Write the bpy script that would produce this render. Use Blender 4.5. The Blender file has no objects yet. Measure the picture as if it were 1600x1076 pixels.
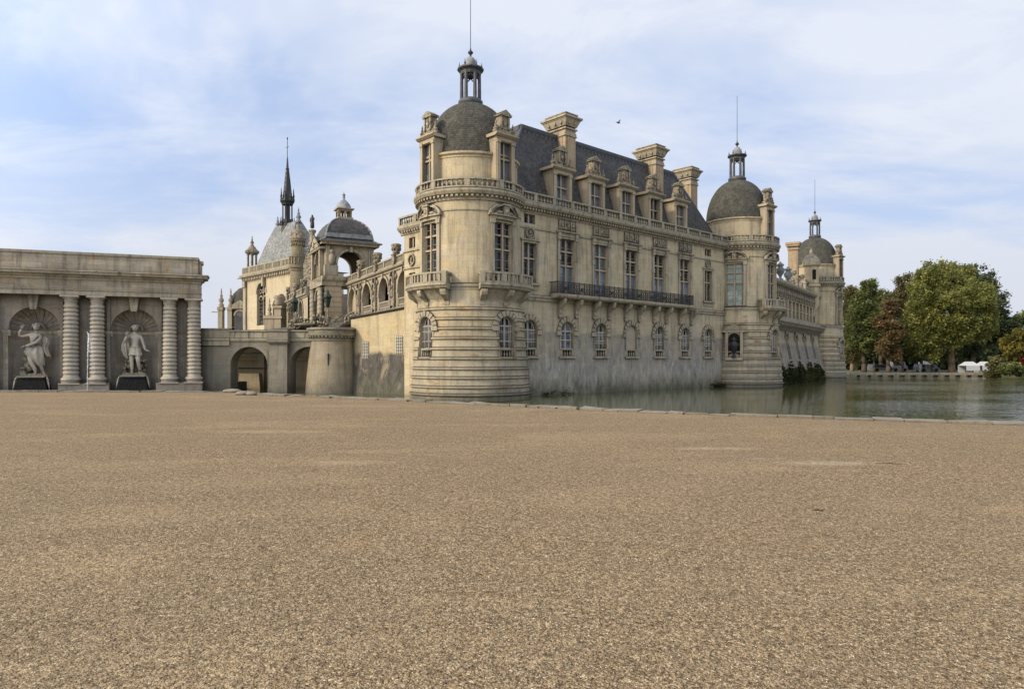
import bpy, bmesh, math, random
from math import sin, cos, pi, radians, sqrt, atan2, exp
from mathutils import Vector
random.seed(11)
C = bpy.context.scene.collection
WZ = -1.15            # water level; the gravel court is z = 0

# ------------------------------------------------------------------ materials
class NT:
    def __init__(s, name):
        s.m = bpy.data.materials.new(name); s.m.use_nodes = True
        s.t = s.m.node_tree; s.b = s.t.nodes['Principled BSDF']
    def n(s, typ, **kw):
        nd = s.t.nodes.new(typ)
        for k, v in kw.items():
            if hasattr(nd, k): setattr(nd, k, v)
        return nd
    def l(s, a, b): s.t.links.new(a, b)
    def pos(s, scale=(1, 1, 1)):
        g = s.n('ShaderNodeNewGeometry'); mp = s.n('ShaderNodeMapping')
        mp.inputs['Scale'].default_value = scale
        s.l(g.outputs['Position'], mp.inputs['Vector']); return mp.outputs['Vector']
    def noise(s, vec, scale, detail=4, rough=.6, dist=0):
        nd = s.n('ShaderNodeTexNoise')
        nd.inputs['Scale'].default_value = scale; nd.inputs['Detail'].default_value = detail
        nd.inputs['Roughness'].default_value = rough; nd.inputs['Distortion'].default_value = dist
        s.l(vec, nd.inputs['Vector']); return nd.outputs['Fac']
    def ramp(s, fac, a, b, ca=(0, 0, 0, 1), cb=(1, 1, 1, 1)):
        r = s.n('ShaderNodeValToRGB'); e = r.color_ramp.elements
        e[0].position = a; e[1].position = b; e[0].color = ca; e[1].color = cb
        s.l(fac, r.inputs['Fac']); return r.outputs['Color']
    def mix(s, fac, a, b, mode='MIX'):
        m = s.n('ShaderNodeMix', data_type='RGBA', blend_type=mode)
        for v, i in ((fac, 0), (a, 6), (b, 7)):
            if isinstance(v, (int, float)): m.inputs[i].default_value = v
            elif isinstance(v, tuple): m.inputs[i].default_value = v if len(v) == 4 else (*v, 1)
            else: s.l(v, m.inputs[i])
        return m.outputs[2]
    def math(s, op, a, b=0.0, clamp=False):
        m = s.n('ShaderNodeMath', operation=op); m.use_clamp = clamp
        for v, i in ((a, 0), (b, 1)):
            if isinstance(v, (int, float)): m.inputs[i].default_value = v
            else: s.l(v, m.inputs[i])
        return m.outputs[0]
    def bump(s, h, strength=.4, dist=.02, normal=None):
        b = s.n('ShaderNodeBump'); b.inputs['Strength'].default_value = strength
        b.inputs['Distance'].default_value = dist; s.l(h, b.inputs['Height'])
        if normal is not None: s.l(normal, b.inputs['Normal'])
        return b.outputs['Normal']

def stone(name, base, dark, brick=(.9, .42), joint=.5, stain=None, lichen=(.07, .068, .055), lich=.85,
          rust=None, carved=0., rough=.9, var=.6, ao=.85, streak=.6):
    t = NT(name); P = t.pos()
    big = t.noise(P, .33, 5, .62, .4)
    col = t.mix(t.ramp(big, .38, .68), base, tuple(x * (1 - .34 * var) for x in base))
    warm = t.noise(t.pos((1, 1, 1.4)), .9, 4, .6)
    col = t.mix(t.ramp(warm, .55, .75), col, (base[0] * 1.05, base[1] * .93, base[2] * .76))
    gry = t.noise(t.pos((.7, .7, 1)), .55, 5, .65, .8)
    col = t.mix(t.math('MULTIPLY', t.ramp(gry, .52, .74), .55 * var), col, (sum(base) / 3 * .7,) * 3)
    st = t.noise(t.pos((1.7, 1.7, .14)), 1.6, 5, .65)
    col = t.mix(t.math('MULTIPLY', t.ramp(st, .50, .72), streak), col, dark)
    st2 = t.noise(t.pos((5, 5, .22)), 1.0, 4, .7)
    col = t.mix(t.math('MULTIPLY', t.ramp(st2, .56, .74), streak * .55), col, tuple(q * .5 for q in base))
    if brick:
        uv = t.n('ShaderNodeUVMap'); br = t.n('ShaderNodeTexBrick')
        br.inputs['Scale'].default_value = 1; br.inputs['Brick Width'].default_value = brick[0]
        br.inputs['Row Height'].default_value = brick[1]; br.inputs['Mortar Size'].default_value = .011
        br.inputs['Mortar Smooth'].default_value = .3; br.inputs['Bias'].default_value = 0
        br.inputs['Color1'].default_value = (1, 1, 1, 1); br.inputs['Color2'].default_value = (.70, .69, .66, 1)
        br.inputs['Mortar'].default_value = (.52, .5, .47, 1)
        t.l(uv.outputs['UV'], br.inputs['Vector'])
        col = t.mix(joint, col, br.outputs['Color'], 'MULTIPLY')
    if rust:
        rn = t.noise(t.pos((.9, .9, 2.2)), .8, 4, .6)
        col = t.mix(t.math('MULTIPLY', t.ramp(rn, .56, .68), rust), col, (.26, .13, .045))
    if stain:                     # (z_low, z_high, colour, strength): damp, weathered foot of the wall
        for (z0, z1, sc, sst, wob) in stain:
            sx = t.n('ShaderNodeSeparateXYZ'); g = t.n('ShaderNodeNewGeometry'); t.l(g.outputs['Position'], sx.inputs[0])
            wn = t.noise(t.pos((1.1, 1.1, .25)), 1.3, 4, .6)
            zz = t.math('ADD', sx.outputs[2], t.math('MULTIPLY', t.math('SUBTRACT', wn, .5), wob))
            f = t.n('ShaderNodeMapRange'); f.inputs[1].default_value = z0; f.inputs[2].default_value = z1
            f.inputs[3].default_value = 1; f.inputs[4].default_value = 0; t.l(zz, f.inputs[0])
            pn = t.ramp(t.noise(t.pos((1, 1, .6)), .75, 5, .65, .5), .22, .55)
            f2 = t.math('MULTIPLY', f.outputs[0], t.math('MULTIPLY', pn, sst))
            tx = t.noise(t.pos((1.5, 1.5, .45)), 1.9, 6, .75, .6)
            sc2 = t.mix(t.ramp(tx, .30, .70), tuple(q * .45 for q in sc), tuple(q * 1.75 for q in sc))
            col = t.mix(f2, col, sc2)
    g = t.n('ShaderNodeNewGeometry'); sx = t.n('ShaderNodeSeparateXYZ'); t.l(g.outputs['Normal'], sx.inputs[0])
    up = t.ramp(t.math('ADD', sx.outputs[2], t.math('MULTIPLY', t.math('SUBTRACT', t.noise(P, 2.2, 4), .5), .8)), .25, .8)
    col = t.mix(t.math('MULTIPLY', up, lich), col, lichen)
    fine = t.noise(P, 9, 5, .7)
    col = t.mix(.55, col, t.ramp(fine, .25, .75, (.56, .55, .52, 1), (1.25, 1.25, 1.25, 1)), 'MULTIPLY')
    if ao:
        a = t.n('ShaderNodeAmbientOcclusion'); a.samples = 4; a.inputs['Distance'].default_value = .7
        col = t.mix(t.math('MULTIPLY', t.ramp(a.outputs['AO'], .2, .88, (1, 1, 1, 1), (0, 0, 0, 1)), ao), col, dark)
    h = fine; nrm = None
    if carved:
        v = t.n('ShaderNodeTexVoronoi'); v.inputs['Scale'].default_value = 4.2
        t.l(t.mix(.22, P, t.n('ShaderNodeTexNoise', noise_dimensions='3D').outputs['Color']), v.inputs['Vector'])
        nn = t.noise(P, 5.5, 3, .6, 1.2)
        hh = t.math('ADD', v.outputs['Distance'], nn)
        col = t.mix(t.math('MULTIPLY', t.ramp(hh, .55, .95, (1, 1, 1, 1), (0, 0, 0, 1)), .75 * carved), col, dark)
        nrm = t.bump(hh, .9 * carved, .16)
    n2 = t.bump(h, .35, .03, nrm)
    if brick: n2 = t.bump(br.outputs['Color'], .35, .02, n2)
    t.l(n2, t.b.inputs['Normal']); t.l(col, t.b.inputs['Base Color'])
    t.b.inputs['Roughness'].default_value = rough; t.b.inputs['Specular IOR Level'].default_value = .25
    return t.m

def slate(name, base, alt, rows=.22, spec=.4, rough=.55, moss=None, msk=.5):
    t = NT(name); P = t.pos()
    uv = t.n('ShaderNodeUVMap'); br = t.n('ShaderNodeTexBrick')
    br.inputs['Scale'].default_value = 1; br.inputs['Brick Width'].default_value = rows * 1.3
    br.inputs['Row Height'].default_value = rows; br.inputs['Mortar Size'].default_value = .012
    br.inputs['Color1'].default_value = (1.3, 1.3, 1.3, 1); br.inputs['Color2'].default_value = (.58, .58, .6, 1)
    br.inputs['Mortar'].default_value = (.35, .35, .35, 1); t.l(uv.outputs['UV'], br.inputs['Vector'])
    col = t.mix(t.ramp(t.noise(P, .5, 5, .65, .5), .35, .7), base, alt)
    if moss: col = t.mix(t.math('MULTIPLY', t.ramp(t.noise(t.pos((1, 1, .5)), .9, 6, .7), .42, .7), msk), col, moss)
    col = t.mix(.8, col, br.outputs['Color'], 'MULTIPLY')
    col = t.mix(.6, col, t.ramp(t.noise(P, 6, 5, .7), .3, .75, (.6, .6, .6, 1), (1.3, 1.3, 1.3, 1)), 'MULTIPLY')
    t.l(col, t.b.inputs['Base Color']); t.b.inputs['Roughness'].default_value = rough
    t.b.inputs['Specular IOR Level'].default_value = spec
    t.l(t.bump(br.outputs['Color'], .5, .02, t.bump(t.noise(P, 7, 4), .3, .03)), t.b.inputs['Normal'])
    return t.m

def plain(name, base, rough=.7, spec=.3, var=.35, sc=3., metal=0., bump=.2, bd=.02):
    t = NT(name); P = t.pos(); f = t.noise(P, sc, 5, .65)
    col = t.mix(t.ramp(f, .3, .7), tuple(x * (1 - var) for x in base), tuple(x * (1 + var * .6) for x in base))
    t.l(col, t.b.inputs['Base Color']); t.b.inputs['Roughness'].default_value = rough
    t.b.inputs['Specular IOR Level'].default_value = spec; t.b.inputs['Metallic'].default_value = metal
    if bump: t.l(t.bump(t.noise(P, sc * 4, 4), bump, bd), t.b.inputs['Normal'])
    return t.m

def glass(name, lo, hi, rough=.06):
    t = NT(name); P = t.pos((1, 1, 1)); v = t.n('ShaderNodeTexVoronoi'); v.inputs['Scale'].default_value = 1.1
    t.l(P, v.inputs['Vector']); col = t.mix(t.ramp(v.outputs['Color'], .3, .8), lo, hi)
    col = t.mix(t.ramp(t.noise(t.pos((1, 1, .3)), 1.5, 3), .4, .65), col, lo)
    t.l(col, t.b.inputs['Base Color']); t.b.inputs['Roughness'].default_value = rough
    t.b.inputs['Specular IOR Level'].default_value = .55
    t.l(t.bump(t.noise(P, 1.6, 2), .12, .05), t.b.inputs['Normal']); return t.m

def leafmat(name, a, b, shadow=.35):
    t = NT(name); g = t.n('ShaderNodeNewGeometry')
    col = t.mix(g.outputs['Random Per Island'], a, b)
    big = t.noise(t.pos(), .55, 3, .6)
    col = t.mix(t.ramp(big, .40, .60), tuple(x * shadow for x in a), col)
    t.l(col, t.b.inputs['Base Color']); t.b.inputs['Roughness'].default_value = .75
    t.b.inputs['Specular IOR Level'].default_value = .15
    tr = t.n('ShaderNodeBsdfTranslucent'); t.l(t.mix(.5, col, (*b, 1)), tr.inputs['Color'])
    mx = t.n('ShaderNodeMixShader'); mx.inputs[0].default_value = .38
    t.l(t.b.outputs[0], mx.inputs[1]); t.l(tr.outputs[0], mx.inputs[2])
    t.l(mx.outputs[0], t.t.nodes['Material Output'].inputs['Surface']); return t.m

DK = (.075, .068, .052)
SB = (.60, .505, .335)
M = {}
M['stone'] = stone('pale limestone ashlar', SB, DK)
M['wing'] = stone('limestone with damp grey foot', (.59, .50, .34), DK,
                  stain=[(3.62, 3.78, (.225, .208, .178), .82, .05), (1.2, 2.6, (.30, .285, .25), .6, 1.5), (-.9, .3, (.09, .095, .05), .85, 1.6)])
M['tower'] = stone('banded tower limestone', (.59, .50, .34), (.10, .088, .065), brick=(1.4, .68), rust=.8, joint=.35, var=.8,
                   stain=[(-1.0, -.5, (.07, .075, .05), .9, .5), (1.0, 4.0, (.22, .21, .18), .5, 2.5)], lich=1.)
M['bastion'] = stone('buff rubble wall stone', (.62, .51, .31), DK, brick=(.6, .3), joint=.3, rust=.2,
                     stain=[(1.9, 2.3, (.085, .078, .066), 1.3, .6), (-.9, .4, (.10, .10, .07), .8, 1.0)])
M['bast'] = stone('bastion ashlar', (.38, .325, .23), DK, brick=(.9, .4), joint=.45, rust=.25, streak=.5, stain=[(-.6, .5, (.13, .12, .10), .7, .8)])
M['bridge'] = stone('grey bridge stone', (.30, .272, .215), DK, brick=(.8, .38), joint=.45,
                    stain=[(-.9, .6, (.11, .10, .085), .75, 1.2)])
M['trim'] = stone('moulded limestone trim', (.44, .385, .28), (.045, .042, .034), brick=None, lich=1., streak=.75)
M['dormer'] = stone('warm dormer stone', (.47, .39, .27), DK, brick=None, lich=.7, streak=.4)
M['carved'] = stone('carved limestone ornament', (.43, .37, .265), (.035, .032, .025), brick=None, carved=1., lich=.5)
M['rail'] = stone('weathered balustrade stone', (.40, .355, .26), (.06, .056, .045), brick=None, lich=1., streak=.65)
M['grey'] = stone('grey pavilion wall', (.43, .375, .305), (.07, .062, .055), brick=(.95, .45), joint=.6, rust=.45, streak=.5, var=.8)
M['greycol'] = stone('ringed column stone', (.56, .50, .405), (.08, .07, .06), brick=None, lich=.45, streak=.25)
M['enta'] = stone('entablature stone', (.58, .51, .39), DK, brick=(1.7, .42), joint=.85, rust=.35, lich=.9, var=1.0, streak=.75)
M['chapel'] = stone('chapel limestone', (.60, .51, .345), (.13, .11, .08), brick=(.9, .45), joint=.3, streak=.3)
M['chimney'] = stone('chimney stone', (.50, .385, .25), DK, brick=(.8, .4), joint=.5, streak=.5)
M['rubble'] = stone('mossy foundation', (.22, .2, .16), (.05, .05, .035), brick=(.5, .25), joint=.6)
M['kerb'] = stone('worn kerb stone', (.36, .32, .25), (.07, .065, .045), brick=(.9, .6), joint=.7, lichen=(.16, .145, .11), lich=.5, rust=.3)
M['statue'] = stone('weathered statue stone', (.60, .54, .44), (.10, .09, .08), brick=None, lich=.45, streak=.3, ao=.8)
M['slate'] = slate('blue grey slate', (.050, .051, .052), (.095, .095, .092), .2, moss=(.10, .08, .055), msk=.6, rough=.62, spec=.3)
M['dome'] = slate('lichened dome slate', (.085, .083, .066), (.12, .115, .092), .16, moss=(.050, .050, .042), msk=.6, rough=.85, spec=.12)
M['chapelroof'] = slate('pale chapel slate', (.21, .22, .21), (.31, .315, .295), .25, moss=(.09, .09, .07), rough=.7, spec=.25)
M['lead'] = plain('dull lead', (.085, .088, .092), .55, .4, .4, 3, .2)
M['leadpale'] = plain('pale oxidised lead', (.22, .23, .23), .6, .3, .5, 2)
M['leaddark'] = plain('dark bronze lead', (.035, .034, .036), .5, .4, .3, 4, .2)
M['iron'] = plain('black wrought iron', (.026, .024, .022), .5, .4, .2, 5)
M['verdigris'] = plain('verdigris lamp metal', (.026, .042, .032), .6, .3, .4, 6)
M['blackrock'] = plain('wet black rock', (.008, .010, .010), .6, .15, .6, 2.5, bump=.9, bd=.12)
M['frame'] = plain('pale painted window timber', (.50, .47, .40), .6, .3, .15, 6)
M['glass'] = glass('dark window glass', (.012, .013, .016), (.07, .085, .11))
M['curtain'] = glass('curtained window glass', (.10, .12, .15), (.26, .30, .36), .12)
M['greenglass'] = glass('green tinted glass', (.10, .17, .15), (.30, .38, .34), .1)
M['blind'] = plain('blocked window stone', (.40, .345, .255), .9, .2, .15, 2)
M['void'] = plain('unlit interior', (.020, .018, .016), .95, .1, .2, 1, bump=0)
M['bark'] = plain('tree bark', (.11, .085, .06), .95, .1, .45, 4, bump=.8, bd=.05)
M['barkpale'] = plain('pale plane bark', (.23, .165, .105), .95, .1, .45, 1.5, bump=.6, bd=.05)
M['white'] = plain('white tent canvas', (.50, .51, .50), .7, .3, .08, 2)
M['carpaint'] = plain('white vehicle paint', (.45, .45, .45), .3, .5, .05, 2, bump=0)
M['greypaint'] = plain('grey vehicle paint', (.12, .13, .14), .3, .5, .05, 2, bump=0)
M['rubber'] = plain('tyre rubber', (.02, .02, .02), .9, .2, .1, 2)
M['cloth'] = plain('dark coat', (.012, .012, .014), .9, .1, .2, 6)
M['skin'] = plain('skin', (.42, .26, .19), .6, .3, .1, 6, bump=0)
M['feather'] = plain('dark feathers', (.05, .05, .055), .8, .2, .2, 9)
M['asphalt'] = plain('park drive', (.12, .11, .095), .95, .2, .3, .4)

# ------------------------------------------------------------------ mesh builder
def ident(s, n, z): return (s, -n, z)
def root_of(o):
    while o.parent: o = o.parent
    return o
class MB:
    def __init__(self, mp=ident): self.v = []; self.p = []; self.f = []; self.sm = []; self.mp = mp
    def add(self, s, n, z):
        self.v.append(self.mp(s, n, z)); self.p.append((s, n, z)); return len(self.v) - 1
    def raw(self, x, y, z, pre=None):
        self.v.append((x, y, z)); self.p.append(pre or (x, -y, z)); return len(self.v) - 1
    def face(self, ids, smooth=False): self.f.append(tuple(ids)); self.sm.append(smooth)
    def quad(self, a, b, c, d, smooth=False): self.face([self.add(*q) for q in (a, b, c, d)], smooth)
    def box(self, s0, s1, n0, n1, z0, z1, cut=None):
        if cut and abs(s1 - s0) > cut:
            k = int(math.ceil(abs(s1 - s0) / cut))
            self.sweep([(n0, z0), (n1, z0), (n1, z1), (n0, z1)], s0, s1, k); return
        i = [self.add(s, n, z) for z in (z0, z1) for n in (n0, n1) for s in (s0, s1)]
        for q in ((0, 1, 3, 2), (4, 6, 7, 5), (0, 4, 5, 1), (2, 3, 7, 6), (0, 2, 6, 4), (1, 5, 7, 3)):
            self.face([i[k] for k in q])
    def taper(self, s, n, z0, z1, a0, b0, a1, b1):
        i = []
        for z, a, b in ((z0, a0, b0), (z1, a1, b1)):
            for ss, nn in ((-a, -b), (a, -b), (-a, b), (a, b)): i.append(self.add(s + ss, n + nn, z))
        for q in ((0, 1, 3, 2), (4, 6, 7, 5), (0, 4, 5, 1), (2, 3, 7, 6), (0, 2, 6, 4), (1, 5, 7, 3)):
            self.face([i[k] for k in q])
    def sweep(self, prof, s0, s1, k=1, caps=True, zf=None):
        """closed (n,z) profile pushed along s"""
        R = []
        for j in range(k + 1):
            s = s0 + (s1 - s0) * j / k
            R.append([self.add(s, n, z + (zf(s) if zf else 0)) for n, z in prof])
        m = len(prof)
        for j in range(k):
            for i in range(m): self.face((R[j][i], R[j][(i + 1) % m], R[j + 1][(i + 1) % m], R[j + 1][i]))
        if caps: self.face(R[0]); self.face(R[-1][::-1])
    def lathe(self, prof, seg=24, s=0, n=0, a0=0., a1=2 * pi, smooth=True, closed=False):
        full = abs(a1 - a0 - 2 * pi) < 1e-6; R = []
        cnt = seg if full else seg + 1
        for r, z in prof:
            row = []
            for j in range(cnt):
                a = a0 + (a1 - a0) * j / seg
                x, y, zz = self.mp(s, n, z)
                row.append(self.raw(x + r * sin(a), y - r * cos(a), zz, (a * max(p[0] for p in prof), 0, z * 1.0)))
            R.append(row)
        for i in range(len(R) - 1):
            for j in range(seg):
                k = (j + 1) % cnt
                self.face((R[i][j], R[i][k], R[i + 1][k], R[i + 1][j]), smooth)
        if closed: self.face(R[0][::-1]); self.face(R[-1])
    def ell(self, s, n, z, rs, rn, rz, u=8, w=5):
        R = []
        for i in range(w + 1):
            t = pi * i / w
            R.append([self.add(s + rs * sin(t) * cos(2 * pi * j / u), n + rn * sin(t) * sin(2 * pi * j / u), z - rz * cos(t)) for j in range(u)])
        for i in range(w):
            for j in range(u): self.face((R[i][j], R[i][(j + 1) % u], R[i + 1][(j + 1) % u], R[i + 1][j]), True)
    def bar(self, a, b, r, u=5, r2=None):
        """round bar between two points given in mapped (s,n,z)"""
        A = Vector(self.mp(*a)); B = Vector(self.mp(*b)); d = (B - A)
        if d.length < 1e-5: return
        d.normalize(); x = d.orthogonal().normalized(); y = d.cross(x); r2 = r if r2 is None else r2
        R = [[self.raw(*(P + x * (rr * cos(2 * pi * j / u)) + y * (rr * sin(2 * pi * j / u)))) for j in range(u)] for P, rr in ((A, r), (B, r2))]
        for j in range(u): self.face((R[0][j], R[0][(j + 1) % u], R[1][(j + 1) % u], R[1][j]), True)
        self.face(R[0][::-1]); self.face(R[1])
    def ring(self, s, n, z, r, t, u=12):
        p = [(s + r * cos(2 * pi * i / u), n, z + r * sin(2 * pi * i / u)) for i in range(u)]
        for i in range(u): self.bar(p[i], p[(i + 1) % u], t, 4)
    def archpts(self, s, r, z, k=10, a0=0., a1=pi):
        return [(s - r * cos(a0 + (a1 - a0) * i / k), z + r * sin(a0 + (a1 - a0) * i / k)) for i in range(k + 1)]
    def arch(self, s, r0, r1, n0, n1, z, k=10, a0=0., a1=pi, sq=1.):
        """solid curved band: archivolt, segmental pediment"""
        rows = []
        for i in range(k + 1):
            a = a0 + (a1 - a0) * i / k; c, d = -cos(a), sin(a) * sq
            rows.append([self.add(s + r * c, n, z + r * d) for r, n in ((r0, n0), (r0, n1), (r1, n1), (r1, n0))])
        for i in range(k):
            for j in range(4): self.face((rows[i][j], rows[i][(j + 1) % 4], rows[i + 1][(j + 1) % 4], rows[i + 1][j]))
        self.face(rows[0]); self.face(rows[-1][::-1])
    def voussoirs(self, s, r0, r1, z, k=9, n0=-.02, n1=.14, n2=.09):
        for i in range(k):
            a0 = pi * i / k + .012; a1 = pi * (i + 1) / k - .012
            self.arch(s, r0, r1 - .06, n0, n2, z, 2, a0, a1)
            self.arch(s, r0 + .06, r1, n0, n1 - (.02 if i % 2 else 0), z, 2, a0 + .035, a1 - .035)
    def wall(self, s0, s1, z0, z1, ops=(), ds=1.2, zs=(), depth=.3, k=12):
        """wall sheet with real openings; ops: (s, w, zb, zt, arched)"""
        S = {round(s0, 4), round(s1, 4)}; Z = {round(z0, 4), round(z1, 4)} | {round(z, 4) for z in zs if z0 < z < z1}
        nn = max(1, int(math.ceil((s1 - s0) / ds)))
        for i in range(nn + 1): S.add(round(s0 + (s1 - s0) * i / nn, 4))
        H = []
        for (s, w, zb, zt, ar) in ops:
            a, b = round(s - w / 2, 4), round(s + w / 2, 4); S |= {a, b}; Z |= {round(zb, 4), round(zt, 4)}
            S = {q for q in S if q in (a, b) or not a < q < b}
            H.append((a, b, zb, zt))
            if ar: Z.add(round(zt - w / 2, 4))
        S = sorted(S); Z = sorted(Z); idx = {}
        def g(i, j):
            if (i, j) not in idx: idx[i, j] = self.add(S[i], 0, Z[j])
            return idx[i, j]
        for i in range(len(S) - 1):
            for j in range(len(Z) - 1):
                cs, cz = (S[i] + S[i + 1]) / 2, (Z[j] + Z[j + 1]) / 2
                if any(a < cs < b and c < cz < d for a, b, c, d in H): continue
                self.face((g(i, j), g(i + 1, j), g(i + 1, j + 1), g(i, j + 1)))
        for (s, w, zb, zt, ar) in ops:
            a, b, r = s - w / 2, s + w / 2, w / 2; zp = zt - r if ar else zt
            self.quad((a, 0, zb), (a, -depth, zb), (a, -depth, zp), (a, 0, zp))
            self.quad((b, 0, zb), (b, -depth, zb), (b, -depth, zp), (b, 0, zp))
            self.quad((a, 0, zb), (b, 0, zb), (b, -depth, zb), (a, -depth, zb))
            if ar:
                P = self.archpts(s, r, zp, k)
                for q, t in zip(P, P[1:]):
                    self.quad((q[0], 0, q[1]), (t[0], 0, t[1]), (t[0], 0, zt), (q[0], 0, zt))
                    self.quad((q[0], 0, q[1]), (q[0], -depth, q[1]), (t[0], -depth, t[1]), (t[0], 0, t[1]))
            else: self.quad((a, 0, zt), (a, -depth, zt), (b, -depth, zt), (b, 0, zt))
    def build(self, name, mat, parent=None, norm=True):
        rz = root_of(parent).location.z if parent else 0.
        me = bpy.data.meshes.new(name)
        me.from_pydata([(x, y, z - rz) for x, y, z in self.v], [], self.f)
        uvl = me.uv_layers.new(name='UVMap').data
        for pl, sm in zip(me.polygons, self.sm):
            pl.use_smooth = sm
            P = [Vector(self.p[i]) for i in pl.vertices]
            nv = (P[1] - P[0]).cross(P[2] - P[0])
            if nv.length < 1e-9 and len(P) > 3: nv = (P[2] - P[0]).cross(P[3] - P[0])
            ax = max(range(3), key=lambda q: abs(nv[q]))
            for li, q in zip(pl.loop_indices, P):
                uvl[li].uv = (q[1], q[2]) if ax == 0 else ((q[0], q[2]) if ax == 1 else (q[0], q[1]))
        if norm:
            bm = bmesh.new(); bm.from_mesh(me); bmesh.ops.recalc_face_normals(bm, faces=bm.faces); bm.to_mesh(me); bm.free()
        me.materials.append(mat if not isinstance(mat, str) else M[mat])
        o = bpy.data.objects.new(name, me); C.objects.link(o)
        if parent: o.parent = parent
        return o

def thing(name, label, cat, loc=(0, 0, 0), rz=0., group=None):
    o = bpy.data.objects.new(name, None); C.objects.link(o); o.location = loc; o.rotation_euler = (0, 0, rz)
    o.empty_display_size = .5
    o['label'] = label; o['category'] = cat
    if group: o['group'] = group
    return o
def tag(o, label, cat, group=None):
    o['label'] = label; o['category'] = cat
    if group: o['group'] = group
    return o
def struct(o): o['kind'] = 'structure'; return o
def copy_tree(o, parent=None):
    c = o.copy(); C.objects.link(c); c.parent = parent
    for ch in list(o.children): copy_tree(ch, c)
    return c
def inst(src_mesh, name, parent, x, y, z, rz=0., sc=1.):
    o = bpy.data.objects.new(name, src_mesh); C.objects.link(o); o.parent = parent
    o.location = (x, y, z - root_of(parent).location.z); o.rotation_euler = (0, 0, rz); o.scale = (sc, sc, sc)
    return o

_cache = {}
def baluster_mesh(h, r=.085):
    key = (round(h, 2), round(r, 3))
    if key not in _cache:
        b = MB(); b.lathe([(r * .9, 0), (r * .9, h * .08), (r * .5, h * .12), (r * 1.05, h * .32), (r * .95, h * .42), (r * .45, h * .72), (r * .5, h * .82), (r * .9, h * .88), (r * .9, h)], 8)
        o = b.build('baluster', 'rail'); _cache[key] = o.data; bpy.data.objects.remove(o)
    return _cache[key]
def balustrade(parent, mp, s0, s1, n, z0, h, bay=2.6, step=.4, t=.16, mat='rail', single=True, name='balustrade', br=.085, skip=None):
    b = MB(mp); L = s1 - s0; rail = h * .17
    b.box(s0, s1, n - t, n + t, z0, z0 + rail, .5); b.box(s0, s1, n - t * 1.15, n + t * 1.15, z0 + h - rail, z0 + h, .5)
    nb = max(1, round(L / bay)); w = L / nb; pos = []
    for i in range(nb + 1):
        s = s0 + i * w; pw = .17
        b.box(max(s0, s - pw), min(s1, s + pw), n - t * 1.05, n + t * 1.05, z0 + rail, z0 + h - rail)
        if i < nb:
            k = max(1, int((w - 2 * pw) / step)); g = (w - 2 * pw) / k
            for j in range(k): pos.append(s + pw + g * (j + .5))
    hh = h - 2 * rail
    if not single:
        for s in pos: b.box(s - br * .8, s + br * .8, n - br * .8, n + br * .8, z0 + rail, z0 + h - rail)
    o = b.build(name, mat, parent)
    if single:
        me = baluster_mesh(hh, br)
        for s in pos:
            if skip and skip(s): continue
            x, y, z = mp(s, n, z0 + rail); inst(me, 'baluster', o, x, y, z)
    return o

def window(parent, mp, s, zb, zt, w, rec=.32, tr=(), arch=False, pane='glass', stonebars=True, surround=None, mull=1, bars=False, name='window'):
    """window mesh (mullions, transoms, frame) with its pane and carved surround as sub-parts"""
    b = MB(mp); a, c = s - w / 2, s + w / 2; r = w / 2; zp = zt - r if arch else zt
    n0, n1 = -rec + .01, -rec + .17; bw = .065 if stonebars else .04
    for k in range(mull):
        sm = a + w * (k + 1) / (mull + 1); b.box(sm - bw, sm + bw, n0, n1, zb, zt - .02)
    for z in tr: b.box(a, c, n0 - .005, n1 + .004, z - bw, z + bw)
    for x0, x1 in ((a, a + .05), (c - .05, c)): b.box(x0, x1, n0, n0 + .07, zb, zp)
    b.box(a, c, n0, n0 + .072, zb, zb + .07)
    if arch: b.arch(s, r - .07, r, n0, n0 + .07, zp, 10)
    else: b.box(a, c, n0, n0 + .07, zt - .06, zt)
    L = mull + 1                                   # thin glazing bars
    for k in range(L):
        x0 = a + w * k / L; xm = x0 + w / L / 2
        if bars: b.box(xm - .012, xm + .012, n1, n1 + .03, zb, zp + r * .7 if arch else zt)
        zz = zb + .55
        while zz < zp:
            b.box(x0 + .05, x0 + w / L - .05, n0, n0 + .03, zz - .014, zz + .014); zz += .55
    if bars:
        k = int(w / .16)
        for i in range(1, k): x = a + w * i / k; b.bar((x, n1 + .03, zb), (x, n1 + .03, zp + .1), .014, 4)
        for z in (zb + .5, zb + 1.2): b.box(a, c, n1 + .02, n1 + .045, z - .02, z + .02)
    o = b.build(name, 'dormer' if stonebars else 'frame', parent)
    p = MB(mp); nn = -rec
    if arch:
        P = [(a, zb), (c, zb)] + [(q[0], q[1]) for q in p.archpts(s, r, zp, 12)][::-1]
        p.face([p.add(x, nn, z) for x, z in P])
    else: p.quad((a, nn, zb), (c, nn, zb), (c, nn, zt), (a, nn, zt))
    p.build('pane', pane, o, norm=False)
    if surround:
        q = MB(mp); q.__class__ = MB
        surround(q, s, w, zb, zt); q.build('surround', 'trim', o)
    return o

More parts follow.
